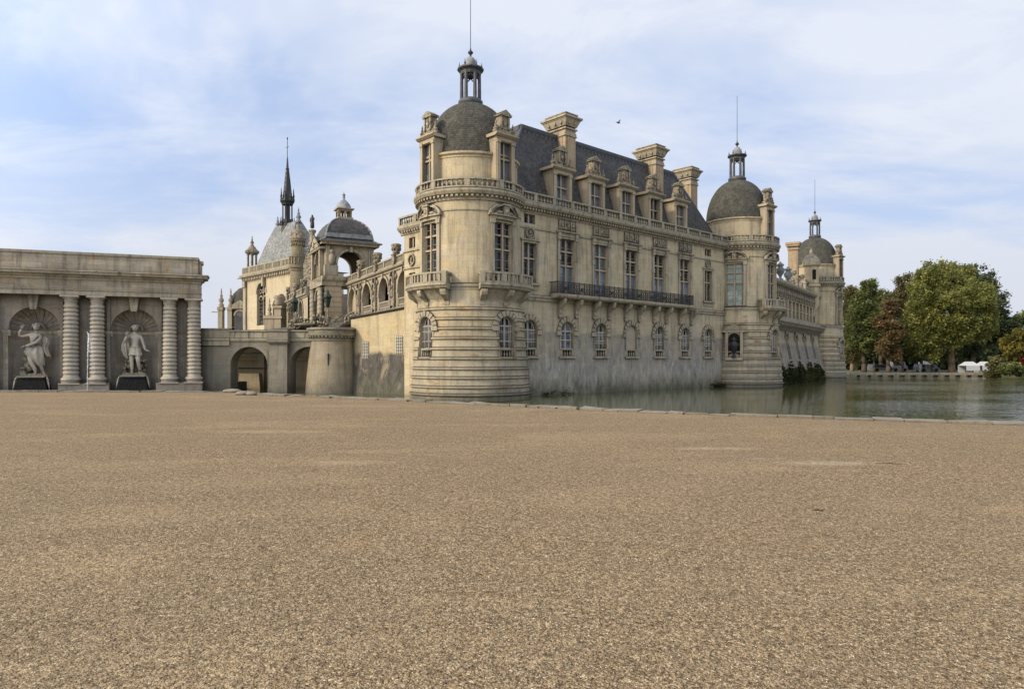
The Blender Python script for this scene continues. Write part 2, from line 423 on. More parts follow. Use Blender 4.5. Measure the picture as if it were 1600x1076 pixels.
def interp(tab, z):
    if z <= tab[0][0]: return tab[0][1]
    for (a, ra), (b, rb) in zip(tab, tab[1:]):
        if z <= b: return ra + (rb - ra) * (z - a) / max(b - a, 1e-6)
    return tab[-1][1]
def urn(mb, s, n, z, h, r):
    mb.lathe([(r * .7, z), (r * .7, z + h * .1), (r * .3, z + h * .16), (r * .3, z + h * .24), (r * .9, z + h * .45), (r, z + h * .6), (r * .5, z + h * .72), (r * .85, z + h * .8), (r * .8, z + h * .84), (r * .3, z + h * .93), (r * .12, z + h), (0.001, z + h)], 10, s, n)
def spirelet(mb, s, n, z, h, r):
    mb.lathe([(r, z), (r, z + h * .15), (r * .5, z + h * .2), (r * .95, z + h * .32), (r * .95, z + h * .4), (r * .4, z + h * .52), (r * .6, z + h * .6), (r * .2, z + h * .7), (r * .35, z + h * .78), (r * .08, z + h), (.001, z + h)], 8, s, n)
# ------------------------------------------------------------------ round towers
def sur_tall(q, s, w, zb, zt):
    """jambs, lintel and broken curved pediment of the tall mullioned windows"""
    for sg in (-1, 1):
        x = s + sg * (w / 2 + .17)
        q.box(x - .13, x + .13, -.02, .11, zb, zt - .12); q.box(x - .17, x + .17, -.02, .17, zt - .12, zt + .18)
        q.box(x - .16, x + .16, -.02, .15, zb, zb + .25)
    q.box(s - w / 2 - .36, s + w / 2 + .36, -.02, .13, zt + .18, zt + .42, .4)
    q.box(s - w / 2 - .5, s + w / 2 + .5, -.02, .26, zt + .42, zt + .52, .4)
def sur_ped(q, s, w, zb, zt):
    sur_tall(q, s, w, zb, zt); z = zt + .5; W = w / 2 + .5
    q.arch(s, W - .14, W, -.02, .36, z, 5, 0, .95, .62); q.arch(s, W - .14, W, -.02, .36, z, 5, pi - .95, pi, .62)
    q.arch(s, W - .3, W - .14, -.02, .2, z, 10, 0, pi, .62)
    q.box(s - .2, s + .2, -.02, .34, z - .1, z + .62); q.box(s - .3, s + .3, -.02, .42, z + .62, z + .74)
    q.ell(s, .3, z + .25, .16, .14, .22)
    for sg in (-1, 1): q.ell(s + sg * .5, .16, z + .15, .28, .12, .13); q.ell(s + sg * .8, .14, z + .05, .16, .12, .1)
def sur_arch(q, s, w, zb, zt):
    r = w / 2; zp = zt - r
    q.voussoirs(s, r - .01, r + .40, zp, 9, -.05, .13, .08)
    for sg in (-1, 1):
        for i in range(3):
            z = zp - .02 - i * .34; e = .46 if i % 2 == 0 else .3
            x0, x1 = sorted((s + sg * (r - .01), s + sg * (r + e)))
            if i < 1: q.box(x0, x1, -.05, .15, z - .32, z)
        x0, x1 = sorted((s + sg * (r - .01), s + sg * (r + .13))); q.box(x0, x1, -.05, .05, zb, zp - .3)
    q.box(s - r - .2, s + r + .2, -.05, .2, zb - .72, zb - .6); 
def console(b, s, n0, n1, z0, z1, w=.13):
    h = z1 - z0; d = n1 - n0
    P = [(n0, z1), (n1, z1), (n1, z1 - h * .14), (n1 - d * .1, z1 - h * .3), (n0 + d * .62, z1 - h * .42), (n0 + d * .3, z1 - h * .62), (n0 + d * .3, z1 - h * .8), (n0 + d * .22, z1 - h * .95), (n0 + d * .05, z0), (n0, z0)]
    b.sweep(P, s - w, s + w)

def make_tower(label, x, y, az, k=1., zo=0., tall=(0, 1), drumr=3.5, domer=3.35, balc=(0, 1), arches=(0, 1), dorm=(0, 1), single=True, lean=0, front=None):
    """az: azimuths (deg) of the window bays; k scales radii, Z() scales heights above the water"""
    R = 3.88 * k; kk = k; k = 1. if k > .95 else k
    def Z(z): return WZ + (z - WZ) * zo_k
    zo_k = zo if zo else 1.
    t = thing('round_tower', label, 'tower', (x, y, WZ), 0, 'domed round towers of the castle')
    def mp(s, n, z): a = s / R; return ((R + n) * sin(a), -(R + n) * cos(a), z)
    A = [radians(a) * R for a in az]
    # battered, banded foot
    lines = [Z(z) for z in (5.2, 4.5, 3.83, 3.15, 2.42, 1.74, 1.04, .4, -.25, -.78)]
    base = [(Z(-1.6), .74 * k), (Z(-1.15), .72 * k), (Z(-.78), .66 * k), (Z(1.1), .5 * k), (Z(3.5), .3 * k), (Z(5.2), .22 * k), (Z(6.4), .14 * k)]
    tab = []
    prev = Z(-1.6)
    for zl in sorted(lines):
        rr = interp(base, zl)
        tab += [(prev, interp(base, prev)), (zl - .20, rr - .0), (zl - .17, rr + .07), (zl - .12, rr + .12), (zl - .03, rr + .12), (zl, rr + .03), (zl + .012, rr - .03), (zl + .035, rr - .03)]
        prev = zl + .05
    tab += [(prev, interp(base, prev)), (Z(6.4), interp(base, Z(6.4)))]
    def mpl(s, n, z): a = s / R; r = R + interp(tab, z) + n; return (r * sin(a), -r * cos(a), z)
    def mpw(s, n, z): a = s / R; r = R + .3 * k + n; return (r * sin(a), -r * cos(a), z)
    b = MB(mpl); ops = [(A[i], 1.36 * k, Z(1.62), Z(4.62), True) for i in arches]
    b.wall(-pi * R, pi * R, Z(-1.6), Z(6.4), ops, .42, [q[0] for q in tab], .42)
    b.build('wall', 'tower', t)
    b = MB(mp); ops = [(A[i], 1.62 * k, Z(6.97), Z(11.25), False) for i in tall]
    b.wall(-pi * R, pi * R, Z(6.9), Z(12.8), ops, .42, [], .34); b.build('wall', 'stone', t)
    # string course, cornice
    b = MB(); r = R
    b.lathe([(r + .1, Z(6.38)), (r + .16, Z(6.42)), (r + .16, Z(6.55)), (r + .24, Z(6.66)), (r + .24, Z(6.8)), (r + .12, Z(6.88)), (r + .02, Z(6.93)), (r - .1, Z(6.95))], 64, smooth=False)
    b.build('string_course', 'trim', t); b = MB()
    b.lathe([(r - .02, Z(11.92)), (r + .06, Z(11.94)), (r + .06, Z(12.0)), (r - .02, Z(12.02))], 64, smooth=False)
    b.build('string_course', 'trim', t)
    b = MB()
    b.lathe([(r - .02, Z(12.62)), (r + .08, Z(12.66)), (r + .1, Z(12.82)), (r + .16, Z(12.86)), (r + .16, Z(12.98)), (r + .34, Z(13.05)), (r + .42, Z(13.18)), (r + .46, Z(13.26)), (r + .46, Z(13.38)), (r + .36, Z(13.44)), (r - .6, Z(13.48))], 72, smooth=False)
    n = 72
    for i in range(n):
        a = 2 * pi * i / n; s = a * R; bb = b; old = b.mp; b.mp = mp
        b.box(s - .08, s + .08, .1, .33, Z(12.86), Z(12.99)); b.mp = old
    b.build('cornice', 'trim', t)
    def vis(s):                       # balusters the photo cannot show are left out
        a = s / R; return cos(a - radians(-18)) < -.15
    balustrade(t, mp, -pi * R, pi * R, .2 * k, Z(13.48), Z(14.14) - Z(13.48) if single else .62, bay=2.35 * k, step=.33, t=.13, single=single, br=.11, skip=vis)
    # drum under the dome
    dr = drumr * k; b = MB()
    b.lathe([(dr, Z(13.4)), (dr, Z(15.7)), (dr + .05, Z(15.72)), (dr + .05, Z(15.86)), (dr + .18, Z(15.94)), (dr + .2, Z(16.08)), (dr - .05, Z(16.12))], 64, smooth=False)
    b.build('drum', 'stone', t)
    D = domer * k; P = []
    for i in range(15):
        f = i / 14 * pi / 2 * .93; P.append((D * (cos(f) ** .86) + (.05 if i == 0 else 0), Z(16.1) + (Z(20.55) - Z(16.1)) * sin(f) / sin(pi / 2 * .93)))
    b = MB(); b.lathe(P, 64); b.build('dome', 'dome', t)
    # lantern
    b = MB(); q = .92 * k; z0 = Z(20.4)
    z1, z2, z3, z4, z5, z6 = Z(20.95), Z(22.9), Z(23.25), Z(24.15), Z(24.75), Z(29.6)
    b.lathe([(q * .92, z0 - .2), (q * .92, z0 + .12), (q, z0 + .2), (q, z1 - .14), (q * .82, z1), (.001, z1)], 24)
    for i in range(6):
        a = 2 * pi * i / 6 + pi / 6 + atan2(-x, y); xx, yy = .66 * k * sin(a), .66 * k * cos(a)
        b.lathe([(.13 * k, z1), (.13 * k, z1 + .1), (.14 * k, z1 + .15), (.12 * k, z2 - .15), (.13 * k, z2 - .05), (.13 * k, z2)], 8, xx, yy)
        a2 = a + pi / 6; xx, yy = .58 * k * sin(a2), .58 * k * cos(a2)
        b.bar((.58 * k * sin(a), .58 * k * cos(a), z2 - .45), (xx, yy, z2 - .12), .05, 4)
        b.bar((.58 * k * sin(a + pi / 3), .58 * k * cos(a + pi / 3), z2 - .45), (xx, yy, z2 - .12), .05, 4)
        spirelet(b, .82 * k * sin(a), .82 * k * cos(a), z3, .5, .09)
    b.lathe([(.001, z2 - .12), (.72 * k, z2 - .12), (.76 * k, z2), (.78 * k, z2 + .1), (1.0 * k, z3 - .1), (1.0 * k, z3), (.55 * k, z3 + .06)], 12, smooth=False)
    b.build('lantern', 'lead', t)
    b = MB(); P = [(.5 * k * cos(i / 8 * pi / 2), z3 + .05 + (z4 - z3) * sin(i / 8 * pi / 2)) for i in range(9)]
    b.lathe([(.56 * k, z3)] + P, 16); b.build('cupola', 'leadpale', t)
    b = MB(); b.lathe([(.12, z4 - .05), (.06, z4 + .15), (.2 * k, z4 + .3), (.2 * k, z4 + .38), (.07, z5 - .1), (.05, z5), (.028, z5 + .1), (.02, z6), (.001, z6)], 8)
    b.build('lightning_rod', 'leaddark', t)
    # windows
    for i in tall:
        window(t, mp, A[i], Z(6.97), Z(11.25), 1.62 * k, .3, (Z(9.35), Z(10.35)), pane=front if front and i == 1 else 'glass', surround=sur_ped)
    for i in arches:
        window(t, mpw, A[i], Z(2.36), Z(4.62), 1.36 * k, .38, (Z(3.95),), True, stonebars=False, surround=sur_arch, bars=True)
        balustrade(t, mpw, A[i] - .66 * k, A[i] + .66 * k, -.12, Z(1.64), .74, bay=3, step=.2, t=.1, single=single, name='window_balustrade', br=.06)
    for i in balc:
        W = 2.02 * k; b = MB(mp)
        b.sweep([(-.1, Z(6.42)), (.75, Z(6.42)), (.95, Z(6.5)), (1.02, Z(6.62)), (1.1, Z(6.7)), (1.1, Z(6.84)), (-.1, Z(6.84))], A[i] - W, A[i] + W, 8)
        for s in (-W + .25, 0, W - .25): console(b, A[i] + s, -.05, .92, Z(5.15), Z(6.43), .17)
        b.sweep([(-.1, Z(6.42)), (.7, Z(6.42)), (.45, Z(6.1)), (.22, Z(5.75)), (.14, Z(5.3)), (-.1, Z(5.3))], A[i] - W + .45, A[i] + W - .45, 8)
        o = b.build('balcony', 'trim', t)
        balustrade(o, mp, A[i] - W + .1, A[i] + W - .1, .92, Z(6.84), .78, bay=1.3, step=.27, t=.1, single=False, name='balcony_balustrade')
        for sg in (-1, 1):
            q = MB(mp); q.box(A[i] + sg * (W - .1) - .1, A[i] + sg * (W - .1) + .1, 0, .92, Z(6.84) + .64, Z(6.84) + .78); q.box(A[i] + sg * (W - .1) - .12, A[i] + sg * (W - .1) + .12, .78, 1.06, Z(6.84), Z(6.84) + .8)
            for j in range(3): q.box(A[i] + sg * (W - .1) - .06, A[i] + sg * (W - .1) + .06, .15 + j * .22, .27 + j * .22, Z(6.84), Z(6.84) + .66)
            q.build('balcony_return', 'rail', o)
    for i in dorm:
        a = A[i]; off = dr - R
        def mpd(s, n, z, a=a):
            ang = a / R; x0, y0 = (dr + n) * sin(ang) + s * cos(ang), -(dr + n) * cos(ang) + s * sin(ang); return (x0, y0, z)
        dormer(t, mpd, 0, Z(13.5), Z(16.85), 1.2 * k, .86 * k, 2.2, k, n1=.40)
    return t

def dormer(parent, mp, s, zb, zt, wh, hw, back, k=1., n1=.1, wedge=False):
    """stone dormer: body with window, entablature, tall carved crest, finials"""
    b = MB(mp); g = .36 * k
    b.box(s - hw, s - wh * .5, -back, n1, zb, zt + .05); b.box(s + wh * .5, s + hw, -back, n1, zb, zt + .05)
    b.box(s - wh * .5, s + wh * .5, -back, n1 - .3, zb, zb + .02); b.box(s - wh * .5, s + wh * .5, -back, n1, zt, zt + .05)
    for sg in (-1, 1):
        x = s + sg * (hw - .18 * k); b.box(x - .14 * k, x + .14 * k, n1, n1 + .1, zb, zt - .1); b.box(x - .18 * k, x + .18 * k, n1, n1 + .15, zt - .1, zt + .12)
    z = zt + .05
    b.box(s - hw - .02, s + hw + .02, -back, n1 + .08, z, z + .28 * k)
    oh = .26 * k if hw > 1 * k else .2 * k
    b.sweep([(-back, z + .28 * k), (n1 + .14, z + .28 * k), (n1 + .32, z + .42 * k), (n1 + .32, z + .5 * k), (-back, z + .5 * k)], s - hw - oh, s + hw + oh)
    o = b.build('dormer', 'dormer', parent); z += .5 * k
    b = MB(mp)
    b.taper(s, n1 - .25, z, z + .42 * k, .95 * k, .26, .52 * k, .2); b.box(s - .42 * k, s + .42 * k, n1 - .5, n1 - .02, z + .4 * k, z + 1.32 * k)
    for sg in (-1, 1): b.box(s + sg * .33 * k - .07, s + sg * .33 * k + .07, n1 - .04, n1 + .05, z + .4 * k, z + 1.3 * k)
    b.ell(s, n1, z + .85 * k, .17 * k, .1, .26 * k); b.box(s - .55 * k, s + .55 * k, n1 - .6, n1 + .1, z + 1.32 * k, z + 1.42 * k)
    b.sweep([(n1 - .6, z + 1.42 * k), (n1 + .1, z + 1.42 * k), (n1 + .1, z + 1.43 * k), (n1 - .6, z + 1.43 * k)], s - .6 * k, s + .6 * k)
    i = [b.add(s + q, n, zz) for n in (n1 + .1, n1 - .6) for q, zz in ((-.6 * k, z + 1.43 * k), (.6 * k, z + 1.43 * k), (0, z + 1.78 * k))]
    b.face((i[0], i[1], i[2])); b.face((i[3], i[5], i[4])); b.face((i[0], i[2], i[5], i[3])); b.face((i[1], i[4], i[5], i[2]))
    for sg in (-1, 1):
        b.ell(s + sg * .62 * k, n1 - .2, z + .34 * k, .2 * k, .2, .28 * k); b.ell(s + sg * .8 * k, n1 - .15, z + .16 * k, .22 * k, .2, .16 * k)
        spirelet(b, s + sg * (hw - .05), n1 - .1, z, .95 * k, .19 * k)
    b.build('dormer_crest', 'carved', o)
    w = MB(mp); nn = n1 - .3
    w.box(s - .06, s + .06, nn, nn + .14, zb, zt); w.box(s - wh / 2, s + wh / 2, nn - .004, nn + .144, zb + (zt - zb) * .66 - .06, zb + (zt - zb) * .66 + .06)
    for j in (-1, 1): w.box(s + j * wh / 2 - .03, s + j * wh / 2 + .03, nn, nn + .06, zb, zt); w.box(s + j * wh / 4 - .012, s + j * wh / 4 + .012, nn - .01, nn + .03, zb, zt)
    w.build('window', 'dormer', o)
    p = MB(mp); p.quad((s - wh / 2, nn - .01, zb), (s + wh / 2, nn - .01, zb), (s + wh / 2, nn - .01, zt), (s - wh / 2, nn - .01, zt)); p.build('pane', 'glass' if k < 1 or random.random() < .4 else 'curtain', o, norm=False)
    return o

T1 = make_tower('big domed round tower nearest the gravel, its antenna reaching the top edge', -3.1, 51.2, (42.3, -47.7), k=.97)
T2 = make_tower('domed round tower at the far end of the main wing, with green glass window', 24.0, 73.0, (42.3, -22.), drumr=3.25, domer=3.2, balc=(0,), arches=(0,), dorm=(0,), front='greenglass')
T3 = make_tower('smallest and most distant domed tower beside the park trees', 42.9, 97.0, (42.3, -70.), k=.89, zo=.915, tall=(0,), balc=(), arches=(0,), dorm=(0,), single=False)

# blind window panel and urn niche of the second tower
def mp2(s, n, z): a = s / 3.88; return ((3.88 + n) * sin(a), -(3.88 + n) * cos(a), z)
s2 = radians(-22.) * 3.88
b = MB(mp2); b.box(s2 - 1.15, s2 + 1.15, 0, .16, 6.98, 7.06, .3); b.box(s2 - 1.15, s2 + 1.15, 0, .06, 6.4, 6.98, .3)
for i in range(6): b.ell(s2 - .8 + i * .32, .08, 6.66, .09, .07, .2)
b.build('window_apron', 'carved', T2)
b = MB(mp2)
for sg in (-1, 1): b.box(s2 + sg * .62 - .12, s2 + sg * .62 + .12, .1, .62, 1.75, 4.3)
b.arch(s2, .5, .74, .1, .5, 3.7, 10)
b.box(s2 - 1.05, s2 + 1.05, .1, .78, 4.3, 4.46); b.box(s2 - .7, s2 + .7, .1, .8, 1.5, 1.75)
i = [b.add(s2 + q, n, z) for n in (.1, .7) for q, z in ((-1.15, 4.46), (1.15, 4.46), (0, 5.15))]
b.face((i[0], i[1], i[2])); b.face((i[3], i[5], i[4])); b.face((i[0], i[2], i[5], i[3])); b.face((i[1], i[4], i[5], i[2])); b.face((i[0], i[3], i[4], i[1]))
b.build('niche', 'trim', T2)
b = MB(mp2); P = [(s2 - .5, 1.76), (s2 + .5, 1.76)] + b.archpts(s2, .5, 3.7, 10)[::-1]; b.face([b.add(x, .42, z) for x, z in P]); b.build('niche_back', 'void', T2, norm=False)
x, y, z = mp2(s2, .72, 1.76)
o = thing('bronze_urn', 'dark bronze urn standing in the pedimented tower niche', 'urn', (24.0 + x, 73.0 + y, 1.76))
b = MB(); b.lathe([(.2, 1.76), (.2, 1.9), (.09, 2.0), (.08, 2.15), (.3, 2.5), (.42, 2.95), (.42, 3.1), (.25, 3.3), (.16, 3.42), (.3, 3.5), (.28, 3.55), (.12, 3.7), (.05, 3.85), (.001, 3.88)], 16); b.build('urn_body', 'leaddark', o)
b = MB()
for sg in (-1, 1): b.ring(sg * .42, 0, 3.1, .13, .03, 8)
b.build('handle', 'leaddark', o)
# ------------------------------------------------------------------ main residential wing (between tower one and tower two)
AX, AY, WANG = 1.69, 51.6, radians(42.3)
wing = thing('castle_wing', 'long sunless main wing with dark iron balcony between two domed towers', 'castle wing', (AX, AY, WZ), WANG)
def mw(s, n, z): return (s, -n, z)
WS = [-.5] + [3.58 + 4.08 * i for i in range(5)] + [23.9]
S0, S1 = -3.9, 28.6
b = MB(mw)
b.wall(S0, S1, -1.8, 6.3, [(s, 1.5, 1.72, 4.56, True) for s in WS], 1.5, [3.7, 0, 1, 5], .4)
b.build('wall', 'wing', wing)
b = MB(mw)
ops = [(s, 1.66, 6.5, 11.04, False) for s in WS[1:-1]]
for s in (WS[0] + .0, WS[-1]): ops += [(s, 1.35, 7.3, 10.3, False), (s, 1.15, 11.75, 12.45, False)]
b.wall(S0, S1, 6.3, 12.7, ops, 1.5, [], .34)
b.quad((S0, 0, -1.8), (S0, -11, -1.8), (S0, -11, 13.3), (S0, 0, 13.3)); b.quad((S1, 0, -1.8), (S1, -11, -1.8), (S1, -11, 13.3), (S1, 0, 13.3))
b.quad((S0, -11.5, -1.8), (S1, -11.5, -1.8), (S1, -11.5, 13.3), (S0, -11.5, 13.3)); b.quad((S0, 0, 13.2), (S1, 0, 13.2), (S1, -11.5, 13.2), (S0, -11.5, 13.2))
b.build('wall', 'stone', wing)
b = MB(mw)
b.sweep([(0, 5.98), (.1, 6.02), (.12, 6.2), (.2, 6.28), (.2, 6.4), (.04, 6.46), (0, 6.46)], S0, S1)
for s0, s1 in zip([S0] + WS[1:-1], WS[1:-1] + [S1]):
    a = s0 + (1.25 if s0 != S0 else 0); c = s1 - (1.25 if s1 != S1 else 0)
    b2_ = MB(mw); b2_.sweep([(0, 11.36), (.07, 11.38), (.07, 11.46), (0, 11.48)], a, c); b2_.build('string_course', 'trim', wing)
b.build('string_course', 'trim', wing)
b = MB(mw)
b.sweep([(-.05, 12.52), (.06, 12.56), (.1, 12.7), (.16, 12.72), (.16, 12.86), (.36, 12.92), (.48, 13.04), (.52, 13.16), (.52, 13.24), (.3, 13.3), (-.8, 13.31), (-.8, 12.6)], S0, S1)
s = S0 + .1
while s < S1: b.box(s, s + .15, .1, .34, 12.73, 12.87); s += .3
b.build('cornice', 'trim', wing)
balustrade(wing, mw, -2.2, 27.9, .22, 13.3, .72, bay=2.04, step=.33, t=.15, br=.12)
for s in WS[1:-1]:                            # carved panels over the tall windows
    b = MB(mw)
    b.box(s - 1.0, s + 1.0, -.03, .05, 11.72, 12.5)
    for q in (-.62, 0, .62):
        b.box(s + q - .24, s + q + .24, .05, .1, 11.8, 12.42); b.ell(s + q, .1, 12.1, .15, .1, .22)
    for q in (-.95, -.33, .33, .95): b.box(s + q - .05, s + q + .05, .03, .14, 11.74, 12.5)
    b.build('carved_panel', 'carved', wing)
def sur_wing(q, s, w, zb, zt):
    for sg in (-1, 1):
        x = s + sg * (w / 2 + .16); q.box(x - .12, x + .12, -.02, .1, zb, zt - .1); q.box(x - .16, x + .16, -.02, .19, zt - .1, zt + .14)
        q.box(x - .16, x + .16, -.02, .22, zt + .14, zt + .56); q.box(x - .15, x + .15, -.02, .15, zt - 1.7, zt - 1.35)
    q.box(s - w / 2 - .3, s + w / 2 + .3, -.02, .08, zt, zt + .14)
    q.box(s - w / 2 - .1, s + w / 2 + .1, -.02, .12, zt + .16, zt + .42)
    q.sweep([(-.02, zt + .42), (.2, zt + .42), (.3, zt + .5), (.3, zt + .56), (-.02, zt + .58)], s - w / 2 - .42, s + w / 2 + .42)
def sur_small(q, s, w, zb, zt):
    for sg in (-1, 1): x = s + sg * (w / 2 + .09); q.box(x - .1, x + .1, -.02, .06, zb, zt)
    q.box(s - w / 2 - .2, s + w / 2 + .2, -.02, .07, zt, zt + .18); q.box(s - w / 2 - .34, s + w / 2 + .34, -.02, .16, zt + .18, zt + .26)
    if zt - zb > 1.5: q.box(s - w / 2 - .3, s + w / 2 + .3, -.02, .2, zb - .14, zb); q.box(s - w / 2 - .12, s + w / 2 + .12, -.02, .06, zb - .5, zb - .14)
for i, s in enumerate(WS[1:-1]):
    window(wing, mw, s, 6.5, 11.04, 1.66, .3, (8.95, 10.05), surround=sur_wing, pane='curtain' if i == 1 else 'glass')
    q = MB(mw); q.quad((s - .8, -.285, 6.5), (s + .8, -.285, 6.5), (s + .8, -.285, 8.9), (s - .8, -.285, 8.9)); q.build('lower_pane', 'curtain', wing, norm=False)
for s in (WS[0], WS[-1]):
    window(wing, mw, s, 7.3, 10.3, 1.35, .3, (9.15,), surround=sur_small); window(wing, mw, s, 11.75, 12.45, 1.15, .3, (), surround=None)
    b = MB(mw)
    b.arch(s, .34, .46, -.02, .12, 11.02, 16, 0, 2 * pi)
    b.ell(s, .02, 11.1, .16, .16, .2); b.ell(s, .02, 10.82, .24, .1, .12); b.box(s - .55, s + .55, -.02, .03, 10.55, 11.5)
    b.build('medallion', 'carved', wing)
for i, s in enumerate(WS):
    if i == 3:
        q = MB(mw); P = [(s - .75, 2.46), (s + .75, 2.46)] + q.archpts(s, .75, 3.81, 12)[::-1]; q.face([q.add(x, -.15, z) for x, z in P])
        o = q.build('blocked_window', 'blind', wing, norm=False); q = MB(mw); sur_arch(q, s, 1.5, 2.4, 4.56); q.build('surround', 'trim', o)
    else: window(wing, mw, s, 2.4, 4.56, 1.5, .36, (3.8, 3.1), True, stonebars=False, surround=sur_arch, bars=i != 1, pane='curtain' if i == 1 else 'glass')
    balustrade(wing, mw, s - .74, s + .74, -.1, 1.74, .72, bay=3, step=.27, t=.1, name='window_balustrade', br=.07)
# long balcony: slab, ten scrolled consoles, iron railing
b = MB(mw); b.sweep([(0, 6.3), (.72, 6.3), (.86, 6.4), (.9, 6.5), (.9, 6.62), (0, 6.62)], 1.6, 20.1); bal = b.build('balcony_slab', 'trim', wing)
for s in WS[1:-1]:
    for q in (-.95, .95):
        b = MB(mw); x = s + q; console(b, x, -.02, .78, 4.92, 6.3, .13); b.ell(x, .16, 4.98, .16, .16, .2); b.ell(x, .62, 6.1, .17, .17, .17); b.build('console', 'trim', bal)
b = MB(mw); n = .82
b.box(1.66, 20.04, n - .03, n + .03, 7.5, 7.56); b.box(1.66, 20.04, n - .02, n + .02, 6.7, 6.74); b.box(1.66, 20.04, n - .015, n + .015, 7.34, 7.37)
for e in (1.66, 20.04): b.box(e - .03, e + .03, 0, n, 7.5, 7.56); b.box(e - .03, e + .03, 0, n, 6.7, 6.74); [b.box(e - .012, e + .012, j * .1, j * .1 + .025, 6.7, 7.5) for j in range(1, 8)]
k = 30; w = (20.04 - 1.66) / k
for i in range(k + 1):
    s = 1.66 + i * w; b.box(s - .022, s + .022, n - .022, n + .022, 6.62, 7.6)
    if i < k:
        c = s + w / 2
        if i % 3 == 1:
            b.ring(c, n, 7.04, .24, .022, 12); b.ring(c, n, 7.04, .13, .03, 8); b.ell(c, n, 7.04, .1, .04, .1, 6, 4)
            b.bar((s, n, 6.72), (s + w, n, 7.36), .014, 4); b.bar((s + w, n, 6.72), (s, n, 7.36), .014, 4)
        else:
            for q in (-.13, .13):
                b.ring(c + q, n, 7.2, .12, .02, 8); b.ring(c + q, n, 6.88, .12, .02, 8)
            b.ring(c, n, 7.04, .14, .018, 8); b.bar((c, n, 6.7), (c, n, 7.35), .014, 4)
        for j in range(4): b.ring(s + w * (j + .5) / 4, n, 7.43, .05, .012, 6)
b.build('railing', 'iron', bal)
# mansard roof: convex slope, hipped ends, lead ridge
b = MB(mw); rows = []
for i in range(7):
    f = i / 6; g = f ** 1.12
    s0 = -3.4 + 5.0 * g; s1 = 27.4 - 5.2 * g; n0 = -.75 - 2.25 * g; n1 = -10.8 + 2.0 * g; z = 13.25 + 6.95 * f
    rows.append([b.add(s, n, z) for s, n in ((s0, n0), (s1, n0), (s1, n1), (s0, n1))])
for i in range(6):
    for j in range(4): b.face((rows[i][j], rows[i][(j + 1) % 4], rows[i + 1][(j + 1) % 4], rows[i + 1][j]))
b.face(rows[-1]); b.build('roof', 'slate', wing)
b = MB(mw)
b.sweep([(-3.3, 19.95), (-2.9, 19.95), (-2.84, 20.1), (-2.84, 20.34), (-2.95, 20.4), (-3.3, 20.4)], 1.4, 22.4)
b.sweep([(-3.3, 19.5), (-2.74, 19.5), (-2.74, 19.6), (-3.3, 19.6)], 1.25, 22.55); b.sweep([(-3.3, 19.15), (-2.64, 19.15), (-2.64, 19.22), (-3.3, 19.22)], 1.1, 22.7)
for i in range(44): x_ = 1.5 + i * .48; b.box(x_, x_ + .24, -3.2, -2.79, 19.66, 19.9)
b.box(1.4, 1.9, -8.9, -2.9, 20.0, 20.38); b.box(21.9, 22.4, -8.9, -2.9, 20.0, 20.38)
b.bar((-3.4, -.75, 13.3), (1.5, -2.95, 20.2), .12, 6); b.bar((27.4, -.75, 13.3), (22.3, -2.95, 20.2), .12, 6)
b.build('roof_ridge', 'lead', wing)
for s in WS[1:-1]: dormer(wing, mw, s, 13.3, 16.2, 1.34, 1.06, 3.1, 1., n1=-.5)
def chimney(s, n, zb=14.):
    b = MB(mw); hs, hn = .62, 1.05
    b.box(s - hs, s + hs, n - hn, n + hn, zb, 20.75)
    b.box(s - hs + .2, s + hs - .2, n + hn, n + hn + .04, 17.6, 20.1); b.box(s - hs - .04, s - hs, n - hn + .35, n + hn - .35, 17.6, 20.1)
    o = b.build('chimney', 'chimney', wing); b = MB(mw)
    for z, e, h in ((20.15, .09, .1), (20.25, .05, .22), (20.72, .12, .12), (21.52, .34, .1), (21.62, .44, .14), (21.76, .12, .22), (21.98, .16, .08)):
        b.box(s - hs - e, s + hs + e, n - hn - e, n + hn + e, z, z + h)
    b.taper(s, n, 20.98, 21.52, hs + .06, hn + .06, hs + .3, hn + .3)
    for j in (-.35, .35): b.ell(s + j, n + hn + .2, 21.26, .13, .09, .18, 6, 4)
    for j in (-.7, 0, .7): b.ell(s - hs - .2, n + j, 21.26, .09, .13, .18, 6, 4)
    b.build('chimney_cap', 'trim', o)
chimney(6.1, -3.0); chimney(18.6, -3.0); chimney(27.6, -5.0)
# little pavilion behind the first tower (its own thing)
# end face turned to the left, normal at -47.7 deg
ea = -WANG
px0, py0 = -3.2 - .74 * 3.0, 51.2 - .673 * 3.0
ep = radians(-47.7)
side = thing('corner_pavilion', 'narrow corner pavilion with round medallion squeezed against the big tower', 'pavilion', (px0 - .673 * 4.15, py0 + .74 * 4.15, WZ), ep)
def ms(s, n, z): return (s, -n, z)
b = MB(ms); ops = [(1.05, .85, 6.6, 8.1, False), (1.05, .8, 9.95, 10.75, False)]
b.wall(0, 4.2, -1.5, 11.3, ops, 1., [], .3); b.quad((0, 0, -1.5), (0, -6, -1.5), (0, -6, 11.3), (0, 0, 11.3)); b.quad((0, 0, 11.3), (4.2, 0, 11.3), (4.2, -6, 11.3), (0, -6, 11.3))
b.build('wall', 'stone', side)
b = MB(ms)
pr = [(0, 11.0), (.08, 11.05), (.1, 11.2), (.3, 11.35), (.4, 11.5), (.4, 11.62), (0, 11.64)]
b.sweep(pr, -.4, 4.2); b.box(-.4, -.001, -6, .0, 11.35, 11.62)
for zz_ in (8.38, 9.68): b2_ = MB(ms); b2_.sweep([(0, zz_), (.1, zz_ + .04), (.1, zz_ + .13), (0, zz_ + .15)], 0, 4.2); b2_.build('string_course', 'trim', side)
for i in range(12): b.box(i * .33, i * .33 + .15, .05, .26, 11.18, 11.34)
b.build('cornice', 'trim', side)
balustrade(side, ms, -.3, 4.0, .2, 11.64, .75, bay=2.1, step=.3, t=.13, br=.08)
